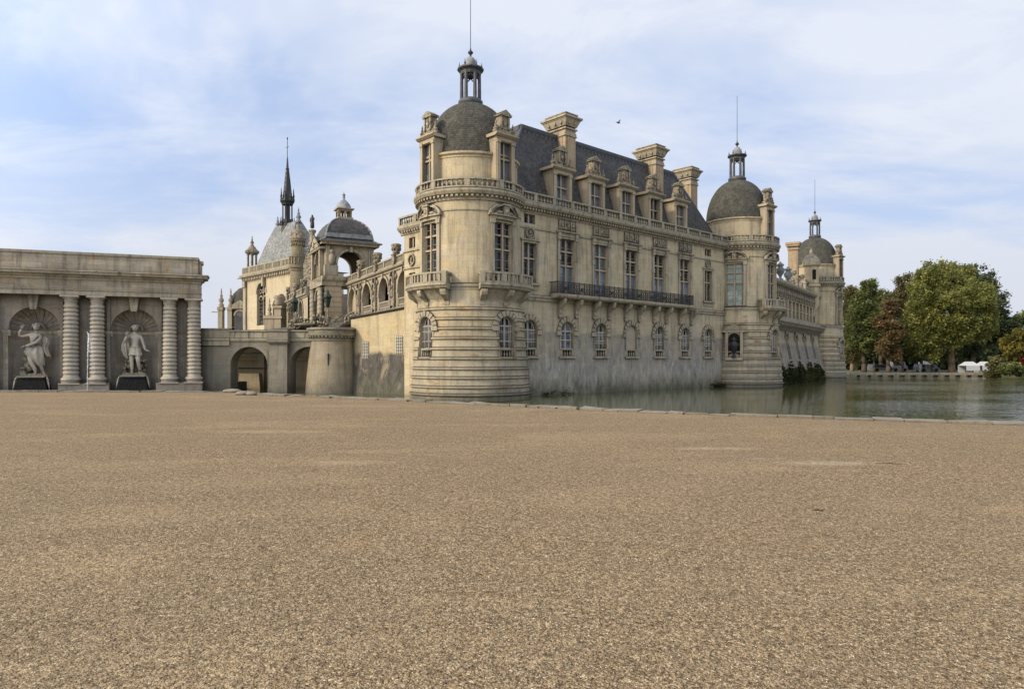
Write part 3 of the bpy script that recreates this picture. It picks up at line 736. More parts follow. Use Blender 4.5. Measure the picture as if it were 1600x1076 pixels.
def mret(s, n, z): return (-.2 - n * 0 + 0 * s, s, z)
window(side, ms, 1.05, 6.6, 8.1, .85, .26, (7.5,), surround=None); window(side, ms, 1.05, 9.95, 10.75, .8, .26, (), surround=None)
b = MB(ms); b.arch(1.05, .34, .44, -.02, .12, 9.05, 16, 0, 2 * pi); b.ell(1.05, .03, 9.1, .15, .12, .2); b.build('medallion', 'carved', side)
b = MB(ms); i = [b.add(s, n, z) for s, n, z in ((.3, -.6, 11.7), (6, -.6, 11.7), (6, -7, 11.7), (.3, -7, 11.7), (2.4, -2.4, 15.2), (5, -2.4, 15.2), (5, -5, 15.2), (2.4, -5, 15.2))]
for q in ((0, 1, 5, 4), (1, 2, 6, 5), (2, 3, 7, 6), (3, 0, 4, 7), (4, 5, 6, 7)): b.face([i[k] for k in q])
b.build('roof', 'slate', side)
# high roof of the inner court range seen past the first dome
inner = thing('court_range', 'high slate ridge peeping out right of the first dome', 'roof', (-.5, 60.5, WZ), WANG)
b = MB(ms); b.box(-2.6, 2.0, -9.5, -.5, -1.15, 14.5); b.build('wall', 'stone', inner)
b = MB(ms); i = [b.add(s, n, z) for s, n, z in ((-2.9, -.3, 14.5), (2.3, -.3, 14.5), (2.3, -9.8, 14.5), (-2.9, -9.8, 14.5), (-1.9, -2.6, 24.0), (.3, -2.6, 24.0), (.3, -7, 24.0), (-1.9, -7, 24.0))]
for q in ((0, 1, 5, 4), (1, 2, 6, 5), (2, 3, 7, 6), (3, 0, 4, 7), (4, 5, 6, 7)): b.face([i[k] for k in q])
b.build('roof', 'slate', inner)
b = MB(ms); b.box(-2.0, .4, -7.1, -2.5, 24.0, 24.25); b.build('roof_ridge', 'lead', inner)

# ------------------------------------------------------------------ low range between tower two and tower three
LA = radians(90 - 34.0) * 1
u2 = (.563, .826); ang2 = atan2(u2[1], u2[0])
low = thing('low_range', 'low range with carved frieze and ivy at its foot between the two far towers', 'castle wing', (27.1, 72.0, WZ), ang2)
LB = [(-1.8, 1.2), (-.2, .9), (3.4, .16), (4.0, .05), (5.2, 0)]
def ml(s, n, z): return (s, -(n + interp(LB, z)), z)
AR = [2.6, 7.3, 12.1, 16.9, 21.7]
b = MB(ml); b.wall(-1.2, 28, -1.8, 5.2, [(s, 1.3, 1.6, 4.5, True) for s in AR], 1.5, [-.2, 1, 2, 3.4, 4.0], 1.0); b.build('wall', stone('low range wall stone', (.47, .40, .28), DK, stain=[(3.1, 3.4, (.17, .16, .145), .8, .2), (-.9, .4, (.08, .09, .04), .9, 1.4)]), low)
b = MB(ms)
for s in AR:
    b.quad((s - .8, -.85, 1.4), (s + .8, -.85, 1.4), (s + .8, -.85, 4.6), (s - .8, -.85, 4.6))
b.build('pane', 'glass', low, norm=False)
b = MB(ms); b.wall(-1.2, 28, 5.0, 9.9, [(1.4 + 2.0 * i, 1.5, 6.45, 8.35, False) for i in range(12)], 2, [], .3)
b.quad((-1.2, -9, 10.0), (28, -9, 10.0), (28, 0, 10.0), (-1.2, 0, 10.0)); b.quad((-1.2, -9, -1), (28, -9, -1), (28, -9, 10), (-1.2, -9, 10)); b.build('wall', 'stone', low)
for s in AR:
    b = MB(ml); b.voussoirs(s, .66, 1.0, 3.85, 9, -.02, .16, .1); b.build('arch_surround', 'trim', low)
for i in range(12): window(low, ms, 1.4 + 2.0 * i, 6.45, 8.35, 1.5, .28, (7.4,))
b = MB(ms)
b.sweep([(0, 5.55), (.75, 5.55), (.9, 5.7), (.9, 5.85), (.3, 6.0), (.25, 6.3), (0, 6.4)], -1.2, 28)
for i in range(44): x = -1 + i * .66; b.sweep([(0, 4.75), (.15, 4.75), (.4, 5.1), (.72, 5.35), (.72, 5.56), (0, 5.56)], x, x + .3)
b.build('corbel_table', 'rail', low)
b = MB(ms); b.box(-1.2, 28, 0, .06, 8.5, 9.7, 2.)
for i in range(28): b.ell(-.5 + i, .06, 9.15, .3, .16, .34); b.box(-.04 + i, .1 + i, .05, .16, 8.5, 9.7)
b.build('frieze', 'carved', low)
b = MB(ms); b.sweep([(0, 9.7), (.2, 9.75), (.4, 9.95), (.45, 10.1), (.45, 10.25), (-.5, 10.3), (-.5, 9.7)], -1.2, 27.2); b.build('cornice', 'trim', low)
for s, h in ((5.5, 2.2), (9.3, 2.1)):
    b = MB(ms); urn(b, s, -.2, 10.3, h, .5); b.build('finial_urn', 'leadpale', low)
b = MB(ms); b.box(20.2, 21.0, -2.6, -1.4, 9.5, 16.6)
for z, e in ((12.3, .12), (15.9, .1), (16.35, .22), (16.6, .3)): b.box(20.2 - e, 21.0 + e, -2.6 - e, -1.4 + e, z, z + .28)
b.build('chimney', 'chimney', low)
for i in range(5):
    b = MB(ms); b.box(13 + i * 2.4, 13.8 + i * 2.4, -1.4, -.4, 10.1, 11.3 + (i % 2) * .6); urn(b, 13.4 + i * 2.4, -.9, 11.3 + (i % 2) * .6, .8, .35); b.build('crest_ornament', 'carved', low)
# corner turret in front of the third tower
tur = thing('corner_turret', 'slim corner turret with stone cone roof clinging to the farthest tower', 'turret', (40.3, 92.2, WZ))
b = MB(); b.lathe([(.1, 7.0), (.5, 7.3), (.98, 8.8), (.98, 11.2), (1.15, 11.3), (1.15, 11.6), (.95, 11.7), (.95, 14.0), (1.15, 14.1), (1.2, 14.4), (1.0, 14.45)], 20, smooth=False); b.build('wall', 'stone', tur)
b = MB(); b.lathe([(1.15, 14.4), (1.08, 14.8), (.9, 15.2), (.55, 15.6), (.25, 15.8), (.2, 16.1), (.08, 16.4), (.001, 16.6)], 20); b.build('roof', 'rail', tur)
b = MB(); b.box(-.25, .2, .9, 1.0, 12.2, 13.5); b.build('window', 'void', tur)
# ------------------------------------------------------------------ fountain pavilion on the left
LANG = atan2(4.8, 12.7)
pav = thing('fountain_pavilion', 'grey stone fountain pavilion with ringed columns and two arched statue niches', 'pavilion', (-37.5, 50.2, WZ), LANG)
def mv(s, n, z): return (s, -n, z)
E = 13.55; NI = (1.88, 8.57)
b = MB(mv)                                   # back wall, 0.75 behind the column faces
b2 = []
mbk = lambda s, n, z: (s, -(n - .95), z)
w_ = MB(mbk); w_.wall(-9, 13.3, -1.6, 6.5, [(s, 3.3, -1.6, 5.55, True) for s in (-4.81,) + NI], 1.5, [], .05, 16); w_.build('wall', 'grey', pav)
w_ = MB(mv)                                  # returns, ends, attic mass
w_.quad((13.3, -.95, -1.6), (13.3, -1.6, -1.6), (13.3, -1.6, 8.3), (13.3, -.95, 8.3)); w_.quad((-9, -2.4, -1.6), (11.5, -2.4, -1.6), (11.5, -2.4, 9.5), (-9, -2.4, 9.5)); w_.quad((13.3, -1.6, -1.6), (11.5, -2.4, -1.6), (11.5, -2.4, 9.5), (13.3, -1.6, 9.5))
w_.quad((-9, -.9, 9.5), (13.2, -.9, 9.5), (11.5, -2.4, 9.5), (-9, -2.4, 9.5))
w_.build('wall', 'grey', pav)
for s in (-4.81,) + NI:                        # niche: half cylinder, shell head with radial joints
    b = MB(mv); R = 1.65; zs = 3.9; rows = []
    for z in (-1.6, 1.0, 2.5, zs): rows.append([b.add(s - R * cos(pi * i / 16), -.98 - R * .72 * sin(pi * i / 16), z) for i in range(17)])
    for j in range(3):
        for i in range(16): b.face((rows[j][i], rows[j][i + 1], rows[j + 1][i + 1], rows[j + 1][i]), True)
    b.build('niche', 'grey', pav)
    b = MB(mv)
    for i in range(13):                        # wedge shaped shell ribs
        a0, a1 = pi * i / 13 + .012, pi * (i + 1) / 13 - .012; prev = None
        for j in range(7):
            f = j / 6 * pi / 2; r = R * cos(f) ; d = R * .72 * sin(f)
            lift = .04 if i % 2 else 0
            cur = [b.add(s - (r - 0) * cos(a), -.98 - d + lift, zs + r * sin(a)) for a in (a0, a1)]
            if prev: b.face((prev[0], prev[1], cur[1], cur[0]))
            prev = cur
    b.quad((s - R, -1.0 - R * .72 - .1, zs), (s + R, -1.0 - R * .72 - .1, zs), (s + R, -1.0 - R * .72 - .1, zs + R + .1), (s - R, -1.0 - R * .72 - .1, zs + R + .1))
    b.arch(s, .42, .5, -1.98, -1.75, zs, 10)
    b.build('niche_shell', 'grey', pav)
    b = MB(mv)
    for sg in (-1, 1):
        x0, x1 = sorted((s + sg * 1.5, s + sg * 2.05)); b.box(x0, x1, -.96, -.84, 3.5, 3.62); b.box(x0, x1, -.96, -.80, 3.62, 3.78); b.box(x0, x1, -.96, -.88, 3.36, 3.5)
        x0, x1 = sorted((s + sg * 1.66, s + sg * 1.98)); b.box(x0, x1, -.97, -.90, -1.6, 3.36)
    rows = []
    for z, e in ((3.5, .03), (3.62, .1), (3.78, .14)):
        rows.append([b.add(s - (R - e) * cos(pi * i / 16), -.98 - (R * .72 - e) * sin(pi * i / 16), z) for i in range(17)])
    for j in range(2):
        for i in range(16): b.face((rows[j][i], rows[j][i + 1], rows[j + 1][i + 1], rows[j + 1][i]))
    i0 = [b.add(s + q, n, z) for n in (-.97, -.5) for q, z in ((-.2, 5.35), (.2, 5.35), (.36, 6.5), (-.36, 6.5))]
    for q in ((0, 1, 2, 3), (4, 5, 6, 7), (0, 1, 5, 4), (1, 2, 6, 5), (2, 3, 7, 6), (3, 0, 4, 7)): b.face([i0[k] for k in q])
    b.build('keystone', 'enta', pav)
for a, c in ((-1.2, -.35), (3.65, 7.0), (10.2, 13.5)):
    b = MB(mv); b.box(a, c, -.95, .18, -1.6, -.32)
    b.box(a + .02, c - .02, -.95, .12, -.32, -.24); b.build('plinth', 'grey', pav)
for a, c in ((3.55, 3.75), (6.65, 6.9), (10.3, 10.5), (13.1, 13.32)): b = MB(mv); b.box(a, c, -.96, -.86, -.24, 6.4); b.build('pilaster', 'grey', pav)
prof = [(.62, -.24), (.62, -.02), (.66, .0), (.66, .14), (.58, .2), (.5, .3), (.5, .42)]
z = .42; k = 17; h = (5.78 - .42) / k
for i in range(k):
    r = .51 - .05 * (i / k)
    prof += [(r - .06, z + .01), (r + .0, z + .05), (r + .035, z + h * .5), (r, z + h - .05), (r - .06, z + h - .01)]; z += h
prof += [(.42, 5.8), (.42, 5.98), (.48, 6.02), (.48, 6.08), (.43, 6.1), (.43, 6.16), (.58, 6.26), (.58, 6.3)]
col = MB(); col.lathe([(r, zz) for r, zz in prof], 24); col.box(-.62, .62, -.62, .62, 6.3, 6.44); col.box(-.7, .7, -.7, .7, -.3, -.22)
co = col.build('column', 'greycol', pav)
cs = [4.36, 6.09, 11.12, 12.87, -1.0]
co.location = (cs[0], .42, 0)
for v in co.data.vertices: pass
for s in cs[1:]:
    c = co.copy(); C.objects.link(c); c.location = (s, .42, 0)
for o in list(pav.children):
    if o.name.startswith('column'):
        pass
# entablature and attic
b = MB(mv)
b.box(-9, E - .15, -.95, .12, 6.45, 6.82, 2.); b.box(-9, E - .12, -.95, .17, 6.82, 6.9, 2.); b.box(-9, E - .15, -.95, .10, 6.9, 7.62, 2.)
b.build('architrave', 'enta', pav)
b = MB(mv)
P = [(-.9, 7.62), (.16, 7.62), (.2, 7.76), (.34, 7.82), (.36, 7.92), (.62, 7.98), (.66, 8.14), (.74, 8.2), (.74, 8.27), (-.9, 8.34)]
b.sweep(P, -9, E - .16, 8)
Q = [q for q in P if q[0] > -.5]                  # mitred return round the corner
for (n0, z0), (n1, z1) in zip(Q, Q[1:]): b.quad((E - .16, n0, z0), (E - .16, n1, z1), (E - .16 + n1 - .14, n1, z1), (E - .16 + n0 - .14, n0, z0)); b.quad((E - .16 + n0 - .14, n0, z0), (E - .16 + n1 - .14, n1, z1), (E - .16 + n1 - .14, -1.2, z1), (E - .16 + n0 - .14, -1.2, z0))
b.quad((E - 1, -1.2, 8.34), (E - 1, .7, 8.28), (E + .44, .74, 8.27), (E + .44, -1.2, 8.3))
b.build('cornice', 'enta', pav)
b = MB(mv)
b.box(-9, E - .35, -.95, .02, 8.34, 9.52, 2.); b.box(E - .35, E - .12, -1.3, -.25, 8.34, 9.25); b.box(E - .35, E - .02, -1.35, -.3, 9.25, 9.5)
b.build('attic', 'enta', pav)
b = MB(mv); b.box(-9, E - .3, -1.2, .1, 9.52, 9.72, 2.); b.build('coping', 'rail', pav)

# fountain ledges (black wet rock) under each statue
def niche_pt(s, n): 
    c, d = cos(LANG), sin(LANG); return (-37.5 + s * c + n * d, 50.2 + s * d - n * c)
for i, s in enumerate(NI):
    x, y = niche_pt(s, -.75)
    f = thing('fountain_rock', 'black wet cascade block under the ' + ('twisting draped statue with raised bent arm' if i == 0 else 'standing statue with one arm held out low'), 'fountain', (x, y, WZ), LANG, 'cascade blocks under the statues')
    b = MB(mv); b.taper(0, .25, -1.2, .24, 1.2, .8, .82, .5)
    b.build('cascade', 'blackrock', f)
    b = MB(mv); b.taper(0, .2, .24, .36, .84, .6, .92, .66)
    for sg in (-1, 1): b.bar((sg * .9, .5, .32), (sg * 1.02, .6, .05), .07, 6, .08); b.bar((sg * 1.02, .6, .05), (sg * 1.16, .62, -.75), .08, 6, .04)
    b.build('ledge', 'statue', f)

# ------------------------------------------------------------------ statues
def skin_mesh(name, nodes, edges, parent, mat, sub=1, loc=(0, 0, 0)):
    me = bpy.data.meshes.new(name); me.from_pydata([Vector(n[:3]) for n in nodes], [], [])
    me.clear_geometry(); me.from_pydata([n[:3] for n in nodes], edges, [])
    o = bpy.data.objects.new(name, me); C.objects.link(o); o.parent = parent; o.location = loc
    m = o.modifiers.new('Skin', 'SKIN'); m.use_smooth_shade = True; m.branch_smoothing = .3
    if not me.skin_vertices: me.skin_vertices  # layer is added with the modifier below
    try:
        lay = me.skin_vertices[0]
    except Exception:
        bm = bmesh.new(); bm.from_mesh(me); bm.verts.layers.skin.verify(); bm.to_mesh(me); bm.free(); lay = me.skin_vertices[0]
    for i, n in enumerate(nodes):
        r = n[3] * (1.22 if sub == 2 else 1); lay.data[i].radius = (r, n[4] if len(n) > 4 else r); lay.data[i].use_root = (i == 0)
    if sub: s = o.modifiers.new('Sub', 'SUBSURF'); s.levels = sub; s.render_levels = sub
    me.materials.append(M[mat]); return o
def limbs(chains):
    nodes = []; edges = []; names = {}
    for ch in chains:
        prev = None
        for it in ch:
            if isinstance(it, str): cur = names[it]
            else:
                nm = None
                if isinstance(it[0], str): nm, it = it[0], it[1:]
                nodes.append(it); cur = len(nodes) - 1
                if nm: names[nm] = cur
            if prev is not None: edges.append((prev, cur))
            prev = cur
    return nodes, edges
def head(parent, x, y, z, r, yaw, mat='statue', hair=None, helmet=False):
    b = MB(ident); c, s = cos(yaw), sin(yaw)
    def L(u, v): return (x + u * c + v * s, -(y + (-v) * c + u * s))     # v forward (towards -y), u sideways
    def E_(u, v, w, a, bb, cc, n=8): q = L(u, v); b.ell(q[0], q[1], z + w, a, bb, cc, n, 6)
    E_(0, 0, 0, r * .78, r * .92, r * 1.05, 10); E_(0, r * .35, -r * .45, r * .5, r * .5, r * .5)
    E_(0, r * .95, -.1 * r, r * .13, r * .24, r * .26, 6); E_(0, r * .82, -r * .48, r * .26, r * .12, r * .07, 6)
    for sg in (-1, 1): E_(sg * r * .33, r * .82, r * .1, r * .16, r * .1, r * .08, 6); E_(sg * r * .78, 0, -.05 * r, r * .1, r * .16, r * .22, 6); E_(sg * r * .33, r * .88, r * .27, r * .22, r * .08, r * .05, 6)
    b.build('head', mat, parent)
    b = MB(ident)
    random.seed(5)
    for i in range(26):
        a = random.uniform(0, 2 * pi); e = random.uniform(-.1, 1.2); u, v = r * .85 * cos(a) * cos(e), r * .85 * sin(a) * cos(e) - r * .15
        if v > r * .45 and e < .7: continue
        q = L(u, v); b.ell(q[0], q[1], z + r * .25 + r * .85 * sin(e), r * .3, r * .3, r * .28, 6, 4)
    b.build('hair', hair or mat, parent)
def hand(parent, wx, wy, wz, dx, dy, dz, sz, mat='statue', ux=0, uy=0, uz=1):
    """palm, four unequal curled fingers and a side thumb"""
    d = Vector((dx, dy, dz)).normalized(); u = Vector((ux, uy, uz)); u = (u - d * u.dot(d)).normalized(); s = d.cross(u)
    w = Vector((wx, wy, wz)); b = MB(ident)
    def bb(a, c, r, r2): b.bar((a.x, -a.y, a.z), (c.x, -c.y, c.z), r, 6, r2)
    k = sz / .19
    bb(w, w + d * .09 * k, .026 * k, .036 * k)
    for i, L_ in enumerate((.07, .085, .08, .06)):
        o = w + d * .085 * k + s * (i - 1.5) * .021 * k; m = o + d * L_ * .5 * k - u * .008 * k; e = m + d * L_ * .42 * k - u * .03 * k
        bb(o, m, .011 * k, .010 * k); bb(m, e, .010 * k, .007 * k)
    o = w + d * .03 * k - s * .03 * k; m = o + d * .035 * k - s * .03 * k; e = m + d * .035 * k - s * .006 * k - u * .01 * k
    bb(o, m, .013 * k, .012 * k); bb(m, e, .012 * k, .008 * k)
    return b.build('hand', mat, parent)
def drape(parent, name, rings, mat='statue', folds=9, amp=.05, seed=1):
    """cloth tube following rings (x, y, z, rx, ry) with running folds"""
    b = MB(ident); rows = []; N = 48
    for k, (x, y, z, rx, ry) in enumerate(rings):
        rows.append([b.raw(x + (rx + amp * (1 + .5 * sin(k)) * sin(folds * 2 * pi * j / N + k * .5 + seed) * min(1, k * .5 + .3)) * cos(2 * pi * j / N),
                           y + (ry + amp * sin(folds * 2 * pi * j / N + k * .5 + seed)) * sin(2 * pi * j / N), z + amp * .8 * sin(3 * 2 * pi * j / N + seed)) for j in range(N)])
    for i in range(len(rows) - 1):
        for j in range(N): b.face((rows[i][j], rows[i][(j + 1) % N], rows[i + 1][(j + 1) % N], rows[i + 1][j]), True)
    b.face(rows[0]); return b.build(name, mat, parent)

# statue right: nude youth, cloth round the hips and hanging from his right arm
x, y = niche_pt(NI[1], -.95)
st = thing('statue', 'standing stone figure with hip cloth, one hand raised, other arm held out low', 'statue', (x, y, .36), LANG, 'statues in the pavilion niches')
K = 3.9 / 1.86
def S(*chs): return [[(*( [it[0]] if isinstance(it[0], str) else []), *[v * K for v in (it[1:] if isinstance(it[0], str) else it)]) if not isinstance(it, str) else it for it in ch] for ch in chs]
n_, e_ = limbs(S(
    [('pel', 0, 0, .98, .155, .12), ('wai', .01, .01, 1.12, .125, .10), ('che', .0, .0, 1.32, .165, .12), ('nk0', 0, .0, 1.5, .09), (.01, -.01, 1.57, .058), (.015, -.02, 1.64, .06)],
    ['pel', (-.09, -.01, .90, .10), (-.10, -.05, .70, .085), (-.09, -.08, .52, .062), (-.085, -.05, .30, .058), (-.085, -.03, .1, .036), (-.09, -.14, .045, .035)],
    ['pel', (.09, .0, .90, .10), (.12, -.10, .70, .085), (.13, -.14, .53, .06), (.15, -.02, .32, .055), (.16, .05, .13, .036), (.19, -.05, .06, .034)],
    ['nk0', (-.17, 0, 1.46, .065), (-.24, -.01, 1.40, .056), (-.31, -.06, 1.20, .048), (-.30, -.14, 1.30, .042), (-.24, -.18, 1.47, .032)],
    ['nk0', (.17, 0, 1.46, .065), (.23, .0, 1.38, .056), (.30, .0, 1.16, .046), (.36, -.08, .97, .038), (.40, -.13, .92, .03)]))
skin_mesh('figure', n_, e_, st, 'statue', 2)
head(st, .015 * K, -.03 * K, 1.75 * K, .115 * K, .1)
hand(st, -.24 * K, -.18 * K, 1.48 * K, .2, -.1, 1, .19 * K, uy=-1, uz=0); hand(st, .40 * K, -.13 * K, .92 * K, 1, -.4, -.1, .19 * K)
drape(st, 'hip_cloth', [(.0, 0, 1.05 * K, .17 * K, .14 * K), (0, 0, .98 * K, .19 * K, .16 * K), (.02, -.02, .85 * K, .205 * K, .18 * K), (.03, -.04, .74 * K, .235 * K, .2 * K)], folds=8, amp=.035)
drape(st, 'hanging_cloak', [(-.29 * K, -.02, 1.36 * K, .06 * K, .06 * K), (-.31 * K, 0, 1.15 * K, .10 * K, .1 * K), (-.29 * K, .05, .95 * K, .13 * K, .1 * K), (-.25 * K, .08, .75 * K, .11 * K, .1 * K), (-.2 * K, .1, .6 * K, .04 * K, .05 * K)], folds=5, amp=.05, seed=2)
b = MB(ident)
random.seed(9)
for i in range(26):
    sg = random.choice((-1, 1)); b.ell(sg * random.uniform(.3, .72) + .0, -.25 + random.uniform(-.3, .25), random.uniform(.5, 1.55) * (1 if abs(sg) else 1), random.uniform(.12, .26), .22, random.uniform(.12, .3), 7, 5)
b.taper(0, 0, .36, .56, .85, .5, .75, .4); b.ell(0, -.35, .9, .6, .25, .7)
b.build('rock_base', 'carved', st)
for c_ in st.children:
    if not c_.name.startswith(('figure', 'rock')): c_.location.z = .36
# statue left: twisting draped figure, right arm raised and bent, cloak billowing
x, y = niche_pt(NI[0], -.95)
st = thing('statue', 'twisting draped stone figure, right arm raised and bent, cloak billowing to one side', 'statue', (x, y, .36), LANG, 'statues in the pavilion niches')
n_, e_ = limbs(S(
    [('pel', .02, 0, .98, .16, .13), ('wai', -.03, .0, 1.13, .13, .11), ('che', -.02, -.02, 1.33, .17, .13), ('nk0', .02, -.02, 1.50, .09), (.05, -.03, 1.57, .06), (.06, -.04, 1.63, .06)],
    ['pel', (-.07, -.03, .88, .10), (-.10, -.12, .68, .09), (-.08, -.17, .50, .064), (.02, -.1, .28, .058), (.05, -.07, .1, .038), (.0, -.17, .05, .036)],
    ['pel', (.10, -.02, .88, .10), (.16, -.08, .68, .085), (.18, -.10, .5, .06), (.2, .0, .3, .055), (.24, .05, .13, .038), (.31, -.03, .06, .036)],
    ['nk0', (-.15, -.02, 1.47, .07), (-.27, -.02, 1.43, .055), (-.45, -.03, 1.42, .048), (-.43, -.08, 1.56, .042), (-.36, -.12, 1.68, .033)],
    ['nk0', (.17, -.02, 1.45, .066), (.2, -.10, 1.34, .055), (.08, -.22, 1.18, .048), (-.1, -.26, 1.1, .04), (-.22, -.22, 1.06, .034)]))
skin_mesh('figure', n_, e_, st, 'statue', 2)
head(st, .06 * K, -.06 * K, 1.74 * K, .115 * K, .5)
hand(st, -.36 * K, -.12 * K, 1.68 * K, .4, -.2, 1, .19 * K, uy=-1, uz=0); hand(st, -.22 * K, -.22 * K, 1.06 * K, -1, .1, -.3, .19 * K)
drape(st, 'draped_robe', [(.0, 0, 1.12 * K, .15 * K, .13 * K), (.02, -.02, 1.0 * K, .22 * K, .2 * K), (.0, -.05, .85 * K, .27 * K, .24 * K), (.1, -.04, .7 * K, .25 * K, .23 * K), (.22, .0, .5 * K, .19 * K, .18 * K), (.34, .05, .36 * K, .13 * K, .12 * K)], folds=7, amp=.075, seed=3)
drape(st, 'billowing_cloak', [(.15 * K, .05, 1.45 * K, .06 * K, .06 * K), (.3 * K, .05, 1.36 * K, .09 * K, .07 * K), (.36 * K, .08, 1.2 * K, .07 * K, .09 * K), (.26 * K, .1, 1.02 * K, .1 * K, .09 * K), (.3 * K, .1, .85 * K, .12 * K, .1 * K), (.4 * K, .1, .68 * K, .08 * K, .06 * K)], folds=4, amp=.06, seed=5)
b = MB(ident)
for i in range(20): b.ell(random.uniform(-.75, -.15), -.2 + random.uniform(-.3, .2), random.uniform(.5, 1.6), random.uniform(.15, .3), .25, random.uniform(.15, .32), 7, 5)
b.taper(0, 0, .36, .54, .85, .5, .75, .4); b.ell(-.35, -.25, 1.0, .42, .3, .75)
b.build('rock_base', 'carved', st)

for c_ in st.children:
    if not c_.name.startswith(('figure', 'rock')): c_.location.z = .36
# water jet in the basin
x, y = -27.6, 44.5
j = thing('water_jet', 'thin white fountain jet rising between the ringed columns', 'fountain', (x, y, WZ), 0)
b = MB(ident); random.seed(3); b.bar((0, 0, WZ - .2), (.02, 0, WZ + 2.6), .012, 6); b.bar((.02, 0, WZ + 2.6), (.1, 0, WZ + 4.3), .014, 6, .05)
for i in range(150):
    t = random.random() ** .8; z = WZ + 4.5 * t; w = .03 + .06 * max(0, (t - .6)) * 3
    b.ell(random.gauss(0, w * .5) + .12 * t * t, random.gauss(0, w * .5), z, .010 + .030 * t * random.random(), .018, .03 + .06 * random.random(), 5, 4)
for i in range(80):
    t = random.random(); b.ell(.12 + .32 * t + random.gauss(0, .03), random.gauss(0, .04), WZ + 4.4 - 2.6 * t * t, .016, .016, .035, 5, 4)
jm = NT('falling water'); jm.b.inputs['Base Color'].default_value = (.75, .78, .8, 1); jm.b.inputs['Roughness'].default_value = .15; jm.b.inputs['Transmission Weight'].default_value = .1; jm.b.inputs['IOR'].default_value = 1.33
b.build('spray', jm.m, j)

# ------------------------------------------------------------------ bridge, bastion, ramp wall
BR = thing('stone_bridge', 'grey two-arched moat bridge with plain parapet beside the fountain pavilion', 'bridge', (-25.4, 56.2, WZ), 0)
def mb_(s, n, z): return (s, -n, z)
b = MB(mb_)
A1, A2 = 3.82, 8.7; r1 = 1.52
b.wall(-.3, 10.6, -1.8, 3.4, [(A1, 3.04, -1.8, 2.62, True), (A2, 3.04, -1.8, 2.62, True)], 1.2, [], 1.5, 16)
b.build('wall', 'bridge', BR)
# replace right half by a second arch: separate sheet beyond the pier
b = MB(mb_); b.sweep([(0, 2.7), (.16, 2.72), (.16, 3.1), (.24, 3.16), (.24, 3.32), (.06, 3.36), (.06, 4.02), (.14, 4.04), (.14, 4.14), (-.3, 4.14), (-.3, 3.36), (-1.6, 3.36), (-1.6, 2.7)], -.5, 2.25)
b.sweep([(0, 3.0), (.05, 3.02), (.12, 3.16), (.12, 3.3), (.03, 3.34), (.0, 3.86), (.1, 3.88), (.1, 3.98), (-.32, 3.98), (-.32, 3.36), (-1.6, 3.36), (-1.6, 3.0)], 2.25, 9.6)
for i in range(6): b.box(2.6 + i * 1.15, 2.64 + i * 1.15, .02, .06, 3.36, 3.86)
b.build('parapet', 'rail', BR)
b = MB(mb_); b.box(5.65, 7.1, -.5, .5, -1.8, 2.9); b.sweep([(0, 2.9), (.66, 2.9), (.74, 3.02), (.74, 3.12), (.66, 3.2), (.66, 3.8), (.74, 3.86), (.74, 4.0), (0, 4.0)], 5.55, 7.2, 1)
b.build('pier', 'bridge', BR)
for a in (A1, A2): b = MB(mb_); b.arch(a, r1, r1 + .32, 0, .03, 1.1, 14); b.build('arch_ring', 'bridge', BR)
# second screen behind the bridge arch, lit, with two dark beams
cw = thing('inner_moat_wall', 'sunlit inner moat wall seen through the bridge arch', 'wall', (-26.4, 65.0, WZ), 0)
b = MB(mb_); b.wall(-3, 12, -1.8, 3.8, [], 1.5, [], .8); b.box(2.4, 3.0, 0, .4, -1.8, 3.8); b.box(-3, 12, 0, .2, 1.5, 1.7); b.build('wall', 'chapel', cw)
b = MB(mb_); b.taper(2.2, 1.6, -1.8, .3, 1.1, .5, .9, .4); b.build('buttress', 'chapel', cw)
for z, lab in ((.72, 'lower dark iron beam spanning the bridge arch'), (2.05, 'upper dark iron beam spanning the bridge arch')):
    b = MB(mb_); b.box(-24.0, -19.2, -60.2, -60.05, z, z + .14); o = b.build('beam', 'iron'); tag(o, lab, 'beam', 'iron beams under the bridge')
bs = thing('round_bastion', 'round battered bastion with arrow slit carrying the gate statue terrace', 'bastion', (-14.98, 57.2, WZ))
b = MB(); b.lathe([(2.26, -1.8), (2.14, -.3), (1.9, 2.0), (1.8, 3.1)], 40); b.build('wall', 'bast', bs)
b = MB(); b.lathe([(1.8, 3.1), (1.9, 3.15), (1.9, 3.22), (1.82, 3.27), (1.84, 3.36), (2.08, 3.55), (2.14, 3.72), (2.06, 3.8), (1.98, 3.92), (2.1, 4.05), (2.1, 4.15), (1.8, 4.22), (.01, 4.23)], 40, smooth=False)
for i in range(40):
    a = 2 * pi * i / 40; b.ell(1.97 * sin(a), 1.97 * cos(a), 3.44, .1, .1, .1, 6, 4)
b.build('parapet', 'rail', bs)
b = MB(); b.box(.12, .19, 1.8, 2.0, 1.1, 2.05); b.build('arrow_slit', 'void', bs)
